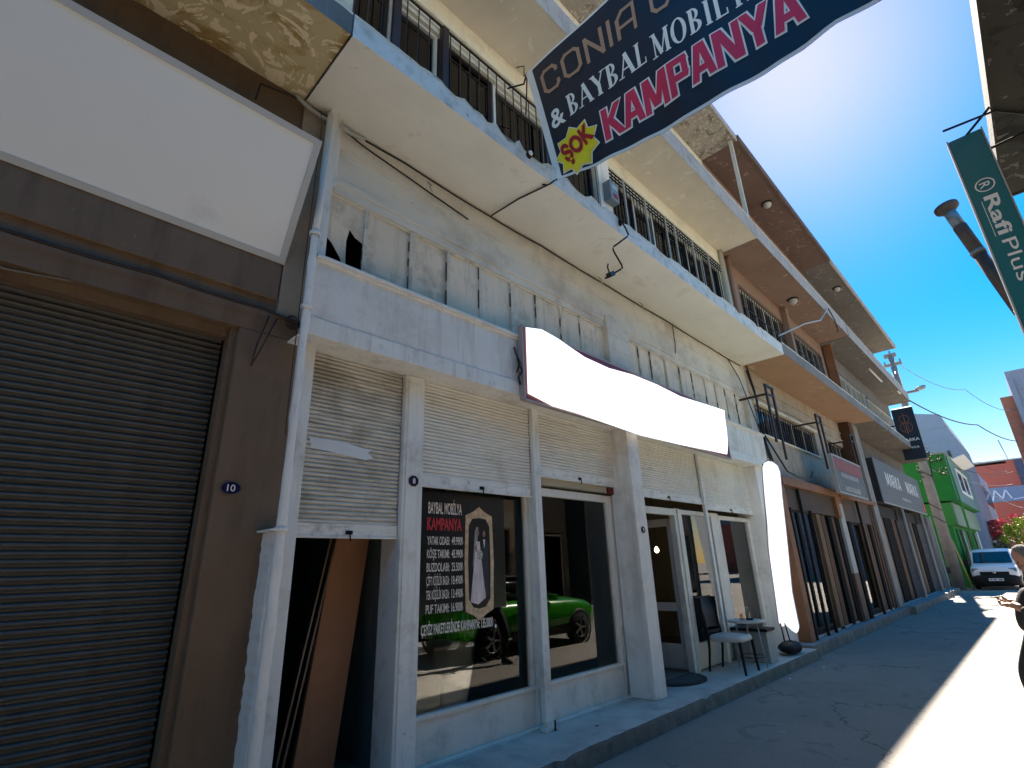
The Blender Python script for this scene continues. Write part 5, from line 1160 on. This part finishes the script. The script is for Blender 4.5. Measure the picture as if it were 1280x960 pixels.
link('mirror', MB().obox((cx0+2.45, Yc-0.93, 1.03), (.07, 0, 0), (0, .10, 0), (0, 0, .06)), m_cargreen, gc, bevel=.02)
link('door_handle', MB().box(cx0+1.3, cx0+1.5, Yc+.905, Yc+.93, .90, .93), m_plastic, gc); link('sill_trim', MB().box(cx0+1.2, cx0+3.0, Yc+.86, Yc+.915, .26, .40), m_plastic, gc)
for s_ in (-1, 1): link('headlight', MB().obox((cx0+4.07, Yc+s_*.56, .76), (.06, 0, 0), (0, .14, 0), (-.02, 0, .05)), m_galv, gc, bevel=.02)

# ------------------------------------------------------------------ white van
vn = thing('white_van', (36, 2.1, 0), 'white van with black bumper parked facing the camera at the street end', 'van')
m_vw = M('white_van_paint', (.72, .73, .75), .3, .02, coat=.5); VX = 34.0; VY = 2.08
def vl(secs, e=5): return loft([(VX+x, VY, hw, a, b_) for x, hw, a, b_ in secs], e=e)
link('body', vl([(.02, .74, .50, .86), (.10, .83, .44, 1.02), (.35, .86, .36, 1.10), (.95, .88, .28, 1.16), (1.3, .88, .28, 1.28), (1.9, .885, .28, 1.30), (4.2, .88, .28, 1.30), (4.35, .84, .34, 1.28)]), m_vw, vn)
link('cabin', vl([(.85, .74, 1.10, 1.16), (1.15, .78, 1.12, 1.42), (1.55, .78, 1.12, 1.74), (1.9, .80, 1.12, 1.83), (4.15, .80, 1.12, 1.83), (4.32, .76, 1.12, 1.78)], 5), m_vw, vn)
ws1 = MB().add([(VX+.86, VY-.72, 1.17), (VX+.86, VY+.72, 1.17), (VX+1.44, VY+.66, 1.68), (VX+1.44, VY-.66, 1.68)], [(0, 3, 2, 1)])
link('windscreen', MB().prism([(VX+.84, VY-.72, 1.17), (VX+.84, VY+.72, 1.17), (VX+1.40, VY+.66, 1.68), (VX+1.40, VY-.66, 1.68)], (.06, 0, -.02)), m_cg, vn)
link('bumper', vl([(-.06, .60, .22, .58), (.0, .80, .17, .66), (.25, .875, .16, .72), (.5, .885, .2, .6)], 5), m_plastic, vn)
link('grille', MB().box(VX-.0, VX+.06, VY-.52, VY+.52, .66, .80), m_black, vn, bevel=.01)
for s_ in (-1, 1):
    hl_ = link('headlight', MB().obox((VX+.09, VY+s_*.66, .87), (.05, 0, 0), (-.05*s_*0, .15, 0), (.02, 0, .085)), M('headlight_lens', (.16, .17, .18), .1, spec=.8), vn, bevel=.03)
    link('mirror', MB().obox((VX+1.0, VY+s_*1.0, 1.22), (.05, 0, 0), (0, .09, 0), (0, 0, .12)), m_plastic, vn, bevel=.02)
    link('wiper', MB().tube([(VX+.84, VY+.5*s_, 1.19), (VX+.98, VY+.02+.1*s_, 1.30)], .008, 5), m_black, vn)
    for x in (.75, 3.4): wheel(vn, VX+x, VY+s_*.78, .32, .2, s_, m_rim)
link('number_plate', MB().box(VX-.085, VX-.06, VY-.26, VY+.26, .40, .51), m_wtxt, vn)
mb = MB(); put_text(mb, '35 BNK 35', lambda u, v: (VX-.088, VY+.22-u, .425+v), .44, .06, bold=.01) if 0 else None
link('badge', MB().lathe((VX-.005, VY, .76), [(0, -.01), (.06, -.01), (.06, .02)], 16, 'x'), m_rim, vn)
link('plate_marks', MB().box(VX-.088, VX-.085, VY+.14, VY+.22, .425, .485).box(VX-.088, VX-.085, VY-.02, VY+.1, .425, .485).box(VX-.088, VX-.085, VY-.22, VY-.08, .425, .485), M('plate_grey', (.2, .2, .2), .6), vn, kind='stuff')
# second vehicle roof behind
v2 = thing('white_parked_car', (43, 1.2, 0), 'white car with sunlit roof parked behind the white van', 'car')
link('body', loft([(40.9, .7, .7, .4, .85), (41.1, .7, .85, .3, 1.0), (42, .7, .88, .28, 1.1), (44.6, .7, .88, .28, 1.1), (45, .7, .8, .35, 1.0)]), m_vw, v2); link('cabin', loft([(41.9, .7, .7, 1.0, 1.12), (42.6, .7, .72, 1.0, 1.72), (44.3, .7, .72, 1.0, 1.74), (44.9, .7, .65, 1.0, 1.1)]), m_cg, v2)
link('roof', loft([(42.5, .7, .62, 1.66, 1.76), (43, .7, .66, 1.70, 1.80), (44.2, .7, .66, 1.70, 1.80), (44.4, .7, .6, 1.66, 1.76)]), m_vw, v2)
for x in (41.6, 44.2):
    for s_ in (-1, 1): wheel(v2, x, .7+s_*.78, .31, .2, s_, m_rim)

# ------------------------------------------------------------------ motorcycles
def motorbike(x, y, rz, col, lab):
    t_ = thing('motorcycle', (0, 0, 0), lab, 'motorcycle', 'motorcycles beside the utility pole')
    for wx in (-.62, .62):
        mb_ = MB(); mb_.tube([(wx+.27*math.cos(2*math.pi*k/20), 0, .30+.27*math.sin(2*math.pi*k/20)) for k in range(21)], .045, 6); link('wheel', mb_, m_plastic, t_)
        mb_ = MB()
        for k in range(6): a = math.pi*k/6; mb_.tube([(wx+.25*math.cos(a), 0, .3+.25*math.sin(a)), (wx-.25*math.cos(a), 0, .3-.25*math.sin(a))], .006, 4)
        link('spokes', mb_, m_rim, t_)
    link('engine', MB().box(-.2, .2, -.11, .11, .28, .58), m_galv, t_, bevel=.03)
    link('tank', loft([(-.02, 0, .06, .62, .8), (.12, 0, .13, .62, .86), (.34, 0, .11, .66, .84), (.42, 0, .05, .7, .8)], 16, 2.5), col, t_)
    link('seat', loft([(-.66, 0, .06, .74, .82), (-.5, 0, .12, .70, .82), (-.1, 0, .12, .66, .78), (0, 0, .08, .68, .76)], 16, 3), m_plastic, t_)
    link('fork', MB().tube([(.62, .06, .3), (.42, .06, .95)], .018, 6).tube([(.62, -.06, .3), (.42, -.06, .95)], .018, 6), m_rim, t_)
    link('handlebar', MB().tube([(.30, .32, 1.02), (.42, .15, .98), (.42, -.15, .98), (.30, -.32, 1.02)], .014, 6), m_black, t_)
    link('headlight', MB().lathe((.50, 0, .88), [(0, -.08), (.07, -.05), (.085, .02), (0, .03)], 14, 'x'), m_rim, t_)
    link('rear_carrier', MB().box(-.95, -.62, -.16, .16, .80, 1.05), m_black, t_, bevel=.03)
    t_.location = (x, y, 0); t_.rotation_euler[2] = rz; return t_
motorbike(32.3, 4.15, R(150), m_plastic, 'dark motorcycle nearest the end of the raised pavement'); motorbike(33.1, 4.6, R(130), M('dull_maroon', (.12, .03, .025), .4), 'maroon-tanked motorcycle leaning behind the utility pole')

# ------------------------------------------------------------------ utility pole
up = thing('utility_pole', (34.0, 3.5, 0), 'tall tapered grey concrete utility pole with cables at the street end', 'utility pole')
m_polec = M('grey_pole_concrete', (.235, .215, .195), .85, .12, bump=.4, bs=14, dirt=((.16, .14, .12), .35, 2))
link('shaft', MB().tube([(34, 3.5, 0), (34, 3.47, 6), (34, 3.45, 12.2)], [.27, .20, .13], 12), m_polec, up)
link('crossarm', MB().box(33.9, 34.1, 3.05, 3.85, 11.6, 11.72).box(33.92, 34.08, 2.7, 3.5, 9.9, 10.0).box(33.9, 34.1, 3.2, 3.75, 12.1, 12.3), m_polec, up)
for y in (3.1, 3.45, 3.8): link('insulator', MB().lathe((34, y, 12.3 if y == 3.45 else 11.72), [(.03, 0), (.06, .04), (.04, .08), (.06, .12), (.02, .2)], 10), m_galv, up)
link('lamp_head', loft([(33.6, 2.45, .12, 9.95, 10.08), (33.9, 2.6, .22, 9.92, 10.12), (34.1, 2.7, .2, 9.94, 10.1)], 14, 3), m_galv, up)
for z in (3.3, 3.9, 5.6): link('strap', MB().tube([(34+.24*math.cos(2*math.pi*k/16), 3.48+.24*math.sin(2*math.pi*k/16), z+.2*math.sin(2*math.pi*k/16)) for k in range(17)], .02, 5), m_cable, up)
link('leaning_pole', MB().tube([(33.4, 2.95, 0), (33.55, 3.2, 2.3)], .03, 8), M('yellow_brown_stick', (.38, .24, .08), .6), label='thin yellow-brown stick leaning on the utility pole', cat='stick')
rnd = random.Random(4)
for i, (p, q, r, sg) in enumerate([((34, 3.45, 12.0), (60, -1, 13.0), .035, 1.4), ((34, 3.3, 9.6), (62, -.8, 10.6), .06, .9), ((34, 3.45, 11.6), (31.4, 3.2, 10.4), .025, .2), ((34, 3.3, 6.4), (82, -2.5, 9.0), .03, 1.2), ((34, 3.4, 5.9), (82, -2, 7.6), .03, 1.1), ((34, 3.4, 5.5), (50, 3.0, 5.6), .025, .5), ((34, 3.4, 6.6), (50, 2.8, 6.2), .02, .5), ((34, 3.45, 7.2), (84, 1.0, 10.6), .03, 1.0)]):
    cable('overhead_cable', [p, tuple((a+b_)/2 for a, b_ in zip(p, q)), q], r*.6, m_cable if i % 2 else m_galv, ('high overhead cable from the pole top towards the tower block', 'thick dark double cable sagging from the pole to the orange wing', 'short cable from the pole to the grey building eaves', 'cable from the pole to the left part of the red building', 'lower cable from the pole to the blue-grey band', 'low cable from the pole along the green building', 'thin cable from the pole along the green upper floor', 'cable from the pole to the top of the red building')[i], 'cable', 'overhead cables at the street end', sag=sg*.4)
cable('overhead_cable', [(60, 3.2, 7.9), (72, 1.8, 6.4), (84, 0, 6.3)], .03, m_wcable, 'pale sagging cable in front of the red building', sag=.3)
# leafy tangle on the pole
m_leaf = M('dark_leaf', (.05, .09, .03), .7, .3)
def foliage(name, c, rad, n, size, mt, parent, seed, flat=1.0):
    rnd = random.Random(seed); mb_ = MB(); cl = [(Vector((rnd.gauss(0, .5), rnd.gauss(0, .5), rnd.gauss(0, .45))), rnd.uniform(.25, .5)) for _ in range(9)]
    for _ in range(n):
        cc, cr = rnd.choice(cl); d = Vector((rnd.gauss(0, 1), rnd.gauss(0, 1), rnd.gauss(0, 1))).normalized()*cr*rnd.uniform(.5, 1)
        p = cc+d; p = Vector((c[0]+p.x*rad[0], c[1]+p.y*rad[1], c[2]+p.z*rad[2])); a = Vector((rnd.gauss(0, 1), rnd.gauss(0, 1), rnd.gauss(0, .6))).normalized()*size*rnd.uniform(.6, 1.2)
        b_ = a.cross(Vector((rnd.gauss(0, 1), rnd.gauss(0, 1), rnd.gauss(0, 1)))).normalized()*size*.5
        mb_.add([p-a, p+b_, p+a, p-b_], [(0, 1, 2, 3)])
    return link(name, mb_, mt, parent)
vi = thing('climbing_plant', (34.2, 3.2, 5.2), 'small leafy tangle clinging to the utility pole and cables', 'plant')
foliage('leaves', (34.2, 3.2, 6.2), (.4, .6, .8), 500, .07, m_leaf, vi, 3); link('stem', MB().tube([(34.2, 3.3, 5.0), (34.25, 3.2, 6.0), (34.2, 3.1, 6.7)], .03, 5), m_wood, vi)

# ------------------------------------------------------------------ far buildings
gr_ = thing('bright_green_building', (42, 5, 0), 'bright green building with overhanging upper floor behind the utility pole', 'building')
m_g2 = M('light_green_render', (.035, .20, .03), .75, .08); m_gt = M('grey_teal_cladding', (.13, .22, .21), .6, .08); m_gf = M('grey_green_fascia', (.20, .26, .19), .7, .1)
link('wall', MB().box(36.0, 49, 3.25, 9, 0, 3.9), m_green, gr_); link('band', MB().box(35.9, 49.2, 3.02, 9, 3.05, 4.2), m_g2, gr_)
link('band_front', MB().box(35.95, 49.2, 2.96, 3.019, 3.05, 4.2), m_gf, gr_)
link('upper_floor', MB().box(36.0, 49, 2.70, 9, 4.3, 6.75), m_green, gr_); link('upper_floor_front', MB().box(36.02, 49, 2.64, 2.699, 4.31, 6.74), m_gt, gr_)
link('eave', MB().box(35.9, 49.1, 2.6, 9, 6.751, 6.85), m_gf, gr_)
window(gr_, 39, 45, 4.9, 6.3, 2.58, m_wtxt, m_pane_dark, .12, mull=(42,))
for k in range(9):
    x = 37+k*1.2; link('door_leaf', MB().box(x, x+.9, 3.18, 3.245, .1, 2.9), (m_green, m_black, m_gf)[k % 3], gr_)
link('downpipe', MB().tube([(36.1, 2.62, .1), (36.1, 2.62, 6.6)], .05, 6), m_g2, gr_)
link('awning', MB().prism([(38.5, 2.6, 6.7), (44.5, 2.6, 6.7), (44.5, 2.0, 6.9), (38.5, 2.0, 6.9)], (0, 0, .05)), m_wtxt, gr_)
m_blu = M('blue_grey_panel', (.22, .27, .37), .55, .05); m_blu2 = M('pale_blue_panel', (.22, .25, .33), .5, .05); m_white_far = M('far_white_wall', (.62, .64, .68), .7, .04)
pb_ = thing('blue_grey_panelled_building', (58, 6, 0), 'blue-grey panelled building with sloping roofline above the green building', 'building')
link('wall', MB().prism([(52, 4.9, 0), (52, 4.9, 12.5), (52, 3.35, 12.1), (52, 3.0, 10.6), (52, 2.9, 8.8), (52, 2.9, 0)], (14, 0, 0)), m_blu, pb_)
link('wing', MB().box(52.2, 66, 4.95, 7, 0, 12.4), m_blu, pb_)
for z in (5.5, 6.6, 7.7, 8.8, 9.9, 11):
    link('panel_joint', MB().box(51.97, 52.0, 3.05, 4.9, z, z+.05), m_galv, pb_)
for k in range(4): link('window', MB().box(54+k*3, 55.6+k*3, 3.17, 3.2, 7.0, 8.2), m_cg, pb_)
link('window', MB().box(51.96, 52, 3.42, 3.62, 6.6, 9.2), m_cg, pb_)
wo_ = thing('pale_overhanging_building', (72, 5, 0), 'pale white-blue building with boxy overhang further down the left side', 'building')
link('upper_floor', MB().box(66, 79, 3.0, 8, 4.6, 9.0), m_white_far, wo_); link('ground_floor', MB().box(50, 79, 3.9, 8, 0, 4.59), M('far_grey_wall', (.3, .3, .3), .8), wo_)
link('pillar', MB().box(50, 51, 3.3, 3.9, 0, 5), m_white_far, wo_); link('sill', MB().box(66, 79.2, 2.8, 3.0, 4.5, 4.7), m_white_far, wo_)
for k in range(6): link('window', MB().box(67+k*2, 68.2+k*2, 2.96, 3.0, 6, 7.8), m_cg, wo_)
for k in range(5): link('shop_window', MB().box(52+k*3, 54+k*3, 3.86, 3.9, .3, 3.2), m_cg, wo_)
rdm = M('far_red_cladding', (.34, .085, .06), .7, .06, streak=((.28, .07, .05), .3, .2, 6))
rb_ = thing('red_building', (88, -4, 0), 'red-clad building with blue-grey band and large letter M closing the street', 'building')
link('wall', MB().box(85, 95, -30, 9, 0, 7.2).box(85, 95, .9, 9, 8.9, 11.6).box(85, 95, -30, .9, 8.9, 11.9), rdm, rb_)
link('band', MB().box(84.9, 95, -30, 9, 7.2, 8.9), M('band_blue_grey', (.13, .19, .30), .6, .05), rb_)
link('dark_bay', MB().box(84.9, 85, -8, .2, 8.95, 11.9), M('dark_blue_bay', (.03, .045, .09), .4), rb_); link('parapet', MB().box(84.8, 95, -30, 9, 11.91, 12.05), M('far_grey', (.35, .36, .37), .7), rb_)
mb = MB(); m_let = M('pale_blue_letter', (.5, .58, .72), .5)
def mp(u, v): return (84.87, 3.2-u, 7.35+v)
for a, b_ in (((0, 0), (.45, 1.25)), ((.45, 1.25), (.95, .2)), ((.95, .2), (1.4, 1.25)), ((1.4, 1.25), (1.8, 0))):
    p = stroke_poly(a, b_, .14, .14); mb.add([mp(q.x, q.y) for q in p], [(0, 1, 2, 3)])
mb.add([mp(1.7, .0), mp(3.6, .25), mp(3.6, .33), mp(1.7, .1)], [(0, 1, 2, 3)])
link('lettering', mb, m_let, rb_); link('mast', MB().tube([(86, .6, 12), (86, .9, 14.6)], .06, 5), m_galv, rb_)
tw = thing('blue_grey_tower_block', (66, -6, 0), 'tall blue-grey and orange clad block at the right edge of the street end', 'building')
link('orange_wing', MB().box(60, 61.5, -1.6, -.42, 0, 14.2), M('orange_brown_cladding', (.42, .15, .09), .7, .1, streak=((.3, .1, .06), .4, .3, 3)), tw)
link('wall', MB().box(59.4, 75, -14, -1.25, 0, 16.2), m_blu2, tw)
link('edge_fin', MB().box(59.2, 59.4, -1.6, -1.25, 0, 15.4), m_blu2, tw)
for z in (3, 6, 9, 12, 14.6): link('panel_joint', MB().box(59.36, 59.4, -14, -1.3, z, z+.1), m_galv, tw)
for z in (4, 7, 10, 13): link('window', MB().box(59.3, 59.4, -4.5, -2.2, z, z+1.5), m_cg, tw)
# shrubs before the red building
def shrub(c, rad, n, size, col, lab, seed, name='flowering_shrub'):
    t_ = thing(name, (c[0], c[1], 0), lab, 'shrub'); foliage('leaves', c, rad, n, size, col, t_, seed)
    link('stem', MB().tube([(c[0], c[1], 0), (c[0]+.1, c[1]+.1, c[2]*.6), (c[0], c[1], c[2])], [.09, .06, .03], 6), m_wood, t_)
shrub((56, 2.5, 3.4), (1.2, 1.0, .9), 1500, .11, M('pink_blossom', (.55, .09, .11), .7, .2), 'pink flowering shrub before the red building', 31)
shrub((55, 2.2, 1.9), (1.5, 1.3, 1.2), 1800, .11, M('grey_green_leaf', (.16, .17, .13), .8, .4, vs=8), 'grey-green leafy shrub beneath the pink blossom', 32, 'leafy_shrub')
shrub((54, 1.4, 3.3), (1.0, .8, 1.3), 1500, .11, M('yellow_green_leaf', (.30, .34, .035), .7, .3), 'yellow-green bush standing above the white van', 33, 'leafy_shrub')
shrub((53, .3, 2.2), (1.4, 1.2, 1.0), 1500, .11, M('blue_green_leaf', (.09, .16, .11), .7, .4), 'dark blue-green shrub at the right of the yellow-green bush', 34, 'leafy_shrub')
# ------------------------------------------------------------------ the man at the right edge
def skin_mesh(name, chains, mt, parent, sub=2):
    """chains: list of [(point, radius)...]; a chain whose first point is already used joins there"""
    me = bpy.data.meshes.new(name); vs = []; rs = []; es = []; idx = {}
    org = Vector(ORG[parent.name])
    for ch_ in chains:
        prev = None
        for p, r in ch_:
            k = tuple(round(q, 4) for q in p)
            if k not in idx: idx[k] = len(vs); vs.append(tuple(Vector(p)-org)); rs.append(r)
            if prev is not None and prev != idx[k]: es.append((prev, idx[k]))
            prev = idx[k]
    me.from_pydata(vs, es, []); o = bpy.data.objects.new(name, me); COL.objects.link(o); o.parent = parent; ORG[o.name] = tuple(org)
    md = o.modifiers.new('skin', 'SKIN'); md.use_smooth_shade = True; md.branch_smoothing = .6
    for i, sv in enumerate(me.skin_vertices[0].data):
        r = rs[i]; sv.radius = (r, r) if not isinstance(r, tuple) else r; sv.use_root = (i == 0)
    sb_ = o.modifiers.new('sub', 'SUBSURF'); sb_.levels = sb_.render_levels = sub
    me.materials.append(mt); return o
mn = thing('person', (7.42, .14, 0), 'grey-haired man in dark clothes looking down at a phone at the right edge', 'person')
m_sk = M('tanned_skin', (.36, .19, .13), .5, .06, bump=.1); m_cl = M('dark_jacket_cloth', (.02, .021, .025), .85, .15, bump=.2); m_tr = M('dark_trousers', (.016, .017, .02), .85, .1); m_hair = M('short_grey_hair', (.14, .13, .125), .9, .2, bump=.6, bs=60)
BX, BY = 7.42, .12
# faces -x ; his right arm is on the +y side
P0 = (BX, BY, .95)
legs = skin_mesh('trousers', [
 [((BX-.01, BY, 1.06), (.15, .16)), ((BX, BY, .93), (.16, .17))],
 [((BX, BY, .93), (.16, .17)), ((BX-.08, BY+.10, .84), .125), ((BX-.24, BY+.10, .52), .085), ((BX-.20, BY+.10, .13), .058)],
 [((BX, BY, .93), (.16, .17)), ((BX+.03, BY-.10, .82), .12), ((BX+.12, BY-.10, .50), .08), ((BX+.28, BY-.09, .15), .058)]], m_tr, mn)
torso = skin_mesh('jacket', [
 [((BX-.01, BY, .90), (.165, .175)), ((BX-.03, BY, 1.02), (.18, .18)), ((BX-.02, BY, 1.12), (.175, .165)), ((BX+.01, BY, 1.22), (.165, .15)), ((BX+.03, BY, 1.32), (.17, .14)), ((BX+.03, BY, 1.40), (.15, .12)), ((BX+.03, BY, 1.47), (.07, .07))],
 [((BX+.03, BY, 1.40), (.15, .12)), ((BX+.03, BY+.19, 1.37), .072), ((BX+.04, BY+.25, 1.12), .055), ((BX-.10, BY+.25, 1.10), .048)],
 [((BX+.03, BY, 1.40), (.15, .12)), ((BX+.03, BY-.19, 1.37), .072), ((BX+.03, BY-.23, 1.12), .055), ((BX-.12, BY-.14, 1.12), .048)]], m_cl, mn)
hx, hy, hz = BX-.20, BY+.14, 1.185    # right hand
head = MB()
def hd(u, v):
    a = 2*math.pi*u; b_ = math.pi*v; r = math.sin(b_)
    x = -.105*r*math.cos(a); y = .078*r*math.sin(a); z = -.125*math.cos(b_)
    if z < -.02: x *= 1+.10*(z+.02)/-.1*( -1 if x > 0 else .2); y *= 1-.28*min(1, (-.02-z)/.1)
    # tilt forward (looking down)
    t = R(38); xx = x*math.cos(t)-z*math.sin(t)*1.0; zz = x*math.sin(t)+z*math.cos(t)
    return (BX+.05+xx, BY+.01+y, 1.60+zz)
def hloc(x, y, z):
    t = R(38); return (BX+.05+x*math.cos(t)-z*math.sin(t), BY+.01+y, 1.60+x*math.sin(t)+z*math.cos(t))
hm = MB().grid(hd, 32, 20)
def blob(mb_, c, r, n=12):
    return mb_.grid(lambda u, v: (c[0]+r[0]*math.sin(math.pi*v)*math.cos(2*math.pi*u), c[1]+r[1]*math.sin(math.pi*v)*math.sin(2*math.pi*u), c[2]-r[2]*math.cos(math.pi*v)), n, n//2+2)
hm.tube([hloc(-.098, 0, .02), hloc(-.118, 0, -.02), hloc(-.126, 0, -.036), hloc(-.10, 0, -.045)], [.010, .014, .018, .010], 8)
hm.tube([hloc(-.094, -.025, -.068), hloc(-.102, 0, -.066), hloc(-.094, .025, -.068)], [.004, .008, .004], 6)
for s_ in (-1, 1):
    blob(hm, hloc(.005, s_*.078, -.01), (.02, .010, .032))
    hm.tube([hloc(-.088, s_*.015, .028), hloc(-.096, s_*.035, .033), hloc(-.085, s_*.055, .026)], [.004, .007, .004], 6)
hm.tube([(BX+.03, BY, 1.42), (BX+.035, BY+.005, 1.53)], [.06, .055], 14)
head_o = link('head', hm, m_sk, mn)
em = MB()
for s_ in (-1, 1): blob(em, hloc(-.090, s_*.034, .010), (.010, .012, .008), 8)
link('eyes', em, m_plastic, mn)
hr = MB().grid(lambda u, v: (lambda q: q)(tuple(Vector((BX+.05, BY+.01, 1.60))+(Vector(hd(u, .50+.5*v))-Vector((BX+.05, BY+.01, 1.60)))*(1.05+.012*math.sin(u*60)*math.sin(v*30)))), 40, 10)
# cut the hair away from the forehead by shaping: only back and crown
hv = MB()
for f_i in hr.f:
    cx_ = sum(hr.v[i][0] for i in f_i)/4; cz_ = sum(hr.v[i][2] for i in f_i)/4
    rel = (cx_-(BX+.05))*math.cos(R(38))+(cz_-1.60)*math.sin(R(38))
    if rel > -.02 and (rel > .045 or cz_ > 1.60): hv.add([hr.v[i] for i in f_i], [(0, 1, 2, 3)], True)
hb2 = MB().grid(lambda u, v: tuple(Vector((BX+.05, BY+.01, 1.60))+(Vector(hd(.25+.5*u, .28+.25*v))-Vector((BX+.05, BY+.01, 1.60)))*1.05), 24, 8)
for f_i in hb2.f: hv.add([hb2.v[i] for i in f_i], [(0, 1, 2, 3)], True)
link('hair', hv, m_hair, head_o)
def hand(c, dirv, side, lab=None):
    """palm and five fingers curled round a phone; dirv forward, side = direction of thumb"""
    c = Vector(c); d = Vector(dirv).normalized(); s_ = Vector(side).normalized(); up_ = d.cross(s_).normalized()
    if up_.z < 0: up_ = -up_
    chs = [[(tuple(c-d*.10), .030), (tuple(c-d*.04), .027), (tuple(c), .034), (tuple(c+d*.035), .032)]]
    root = c+d*.035
    for k, (off, ln) in enumerate(((-.030, .058), (-.010, .068), (.011, .072), (.031, .062))):
        b0 = root+s_*off*.9; chs.append([(tuple(root), .032), (tuple(b0+d*.012), .011), (tuple(b0+d*ln*.55-up_*.006), .0095), (tuple(b0+d*ln*.8+up_*.012), .009), (tuple(b0+d*ln*.7+up_*.032), .008)])
    chs.append([(tuple(c), .034), (tuple(c+s_*.038+d*.005+up_*.008), .013), (tuple(c+s_*.045+d*.035+up_*.025), .011), (tuple(c+s_*.022+d*.055+up_*.034), .009)])
    return skin_mesh('hand', chs, m_sk, mn)
hand((hx, hy, hz), (-1, -.25, .25), (0, -1, 0)); hand((BX-.19, BY-.06, 1.16), (-1, .35, .2), (0, 1, 0))
skin_mesh('forearm', [[((BX-.06, BY+.25, 1.11), .044), ((hx+.09, hy+.02, hz-.03), .032)]], m_sk, mn); skin_mesh('forearm', [[((BX-.10, BY-.14, 1.13), .044), ((BX-.18, BY-.06, 1.18), .032)]], m_sk, mn)
ph = thing('phone', (hx-.08, hy-.02, hz+.03), 'mobile phone held in the grey-haired man\'s hand', 'phone')
link('phone_body', MB().obox((hx-.085, hy-.015, hz+.045), (.065, .0, .012), (0, .036, 0), (-.0008, 0, .0045)), M('pale_phone_case', (.45, .43, .34), .4), ph, bevel=.003)
link('screen', MB().obox((hx-.086, hy-.015, hz+.0502), (.060, .0, .011), (0, .032, 0), (0, 0, .0004)), m_cg, ph)
mn.location = (7.42, .22, 0); mn.rotation_euler[2] = R(-90)      # he faces the shops
_o = Vector(ORG[ph.name])-Vector((7.42, .14, 0)); ph.location = (7.42+_o.y, .22-_o.x, _o.z); ph.rotation_euler[2] = R(-90)
for x, y, in ((BX-.26, BY+.10), (BX+.25, BY-.09)):
    sh = loft([(x-.13, y, .03, .01, .055), (x-.08, y, .046, .005, .075), (x+.02, y, .042, .005, .10), (x+.09, y, .038, .005, .12), (x+.13, y, .030, .01, .11)], 18, 2.8)
    so_ = link('shoe', sh, m_plastic, mn); link('sole', MB().box(x-.125, x+.125, y-.042, y+.042, .0, .018), m_wtxt, so_, bevel=.006)
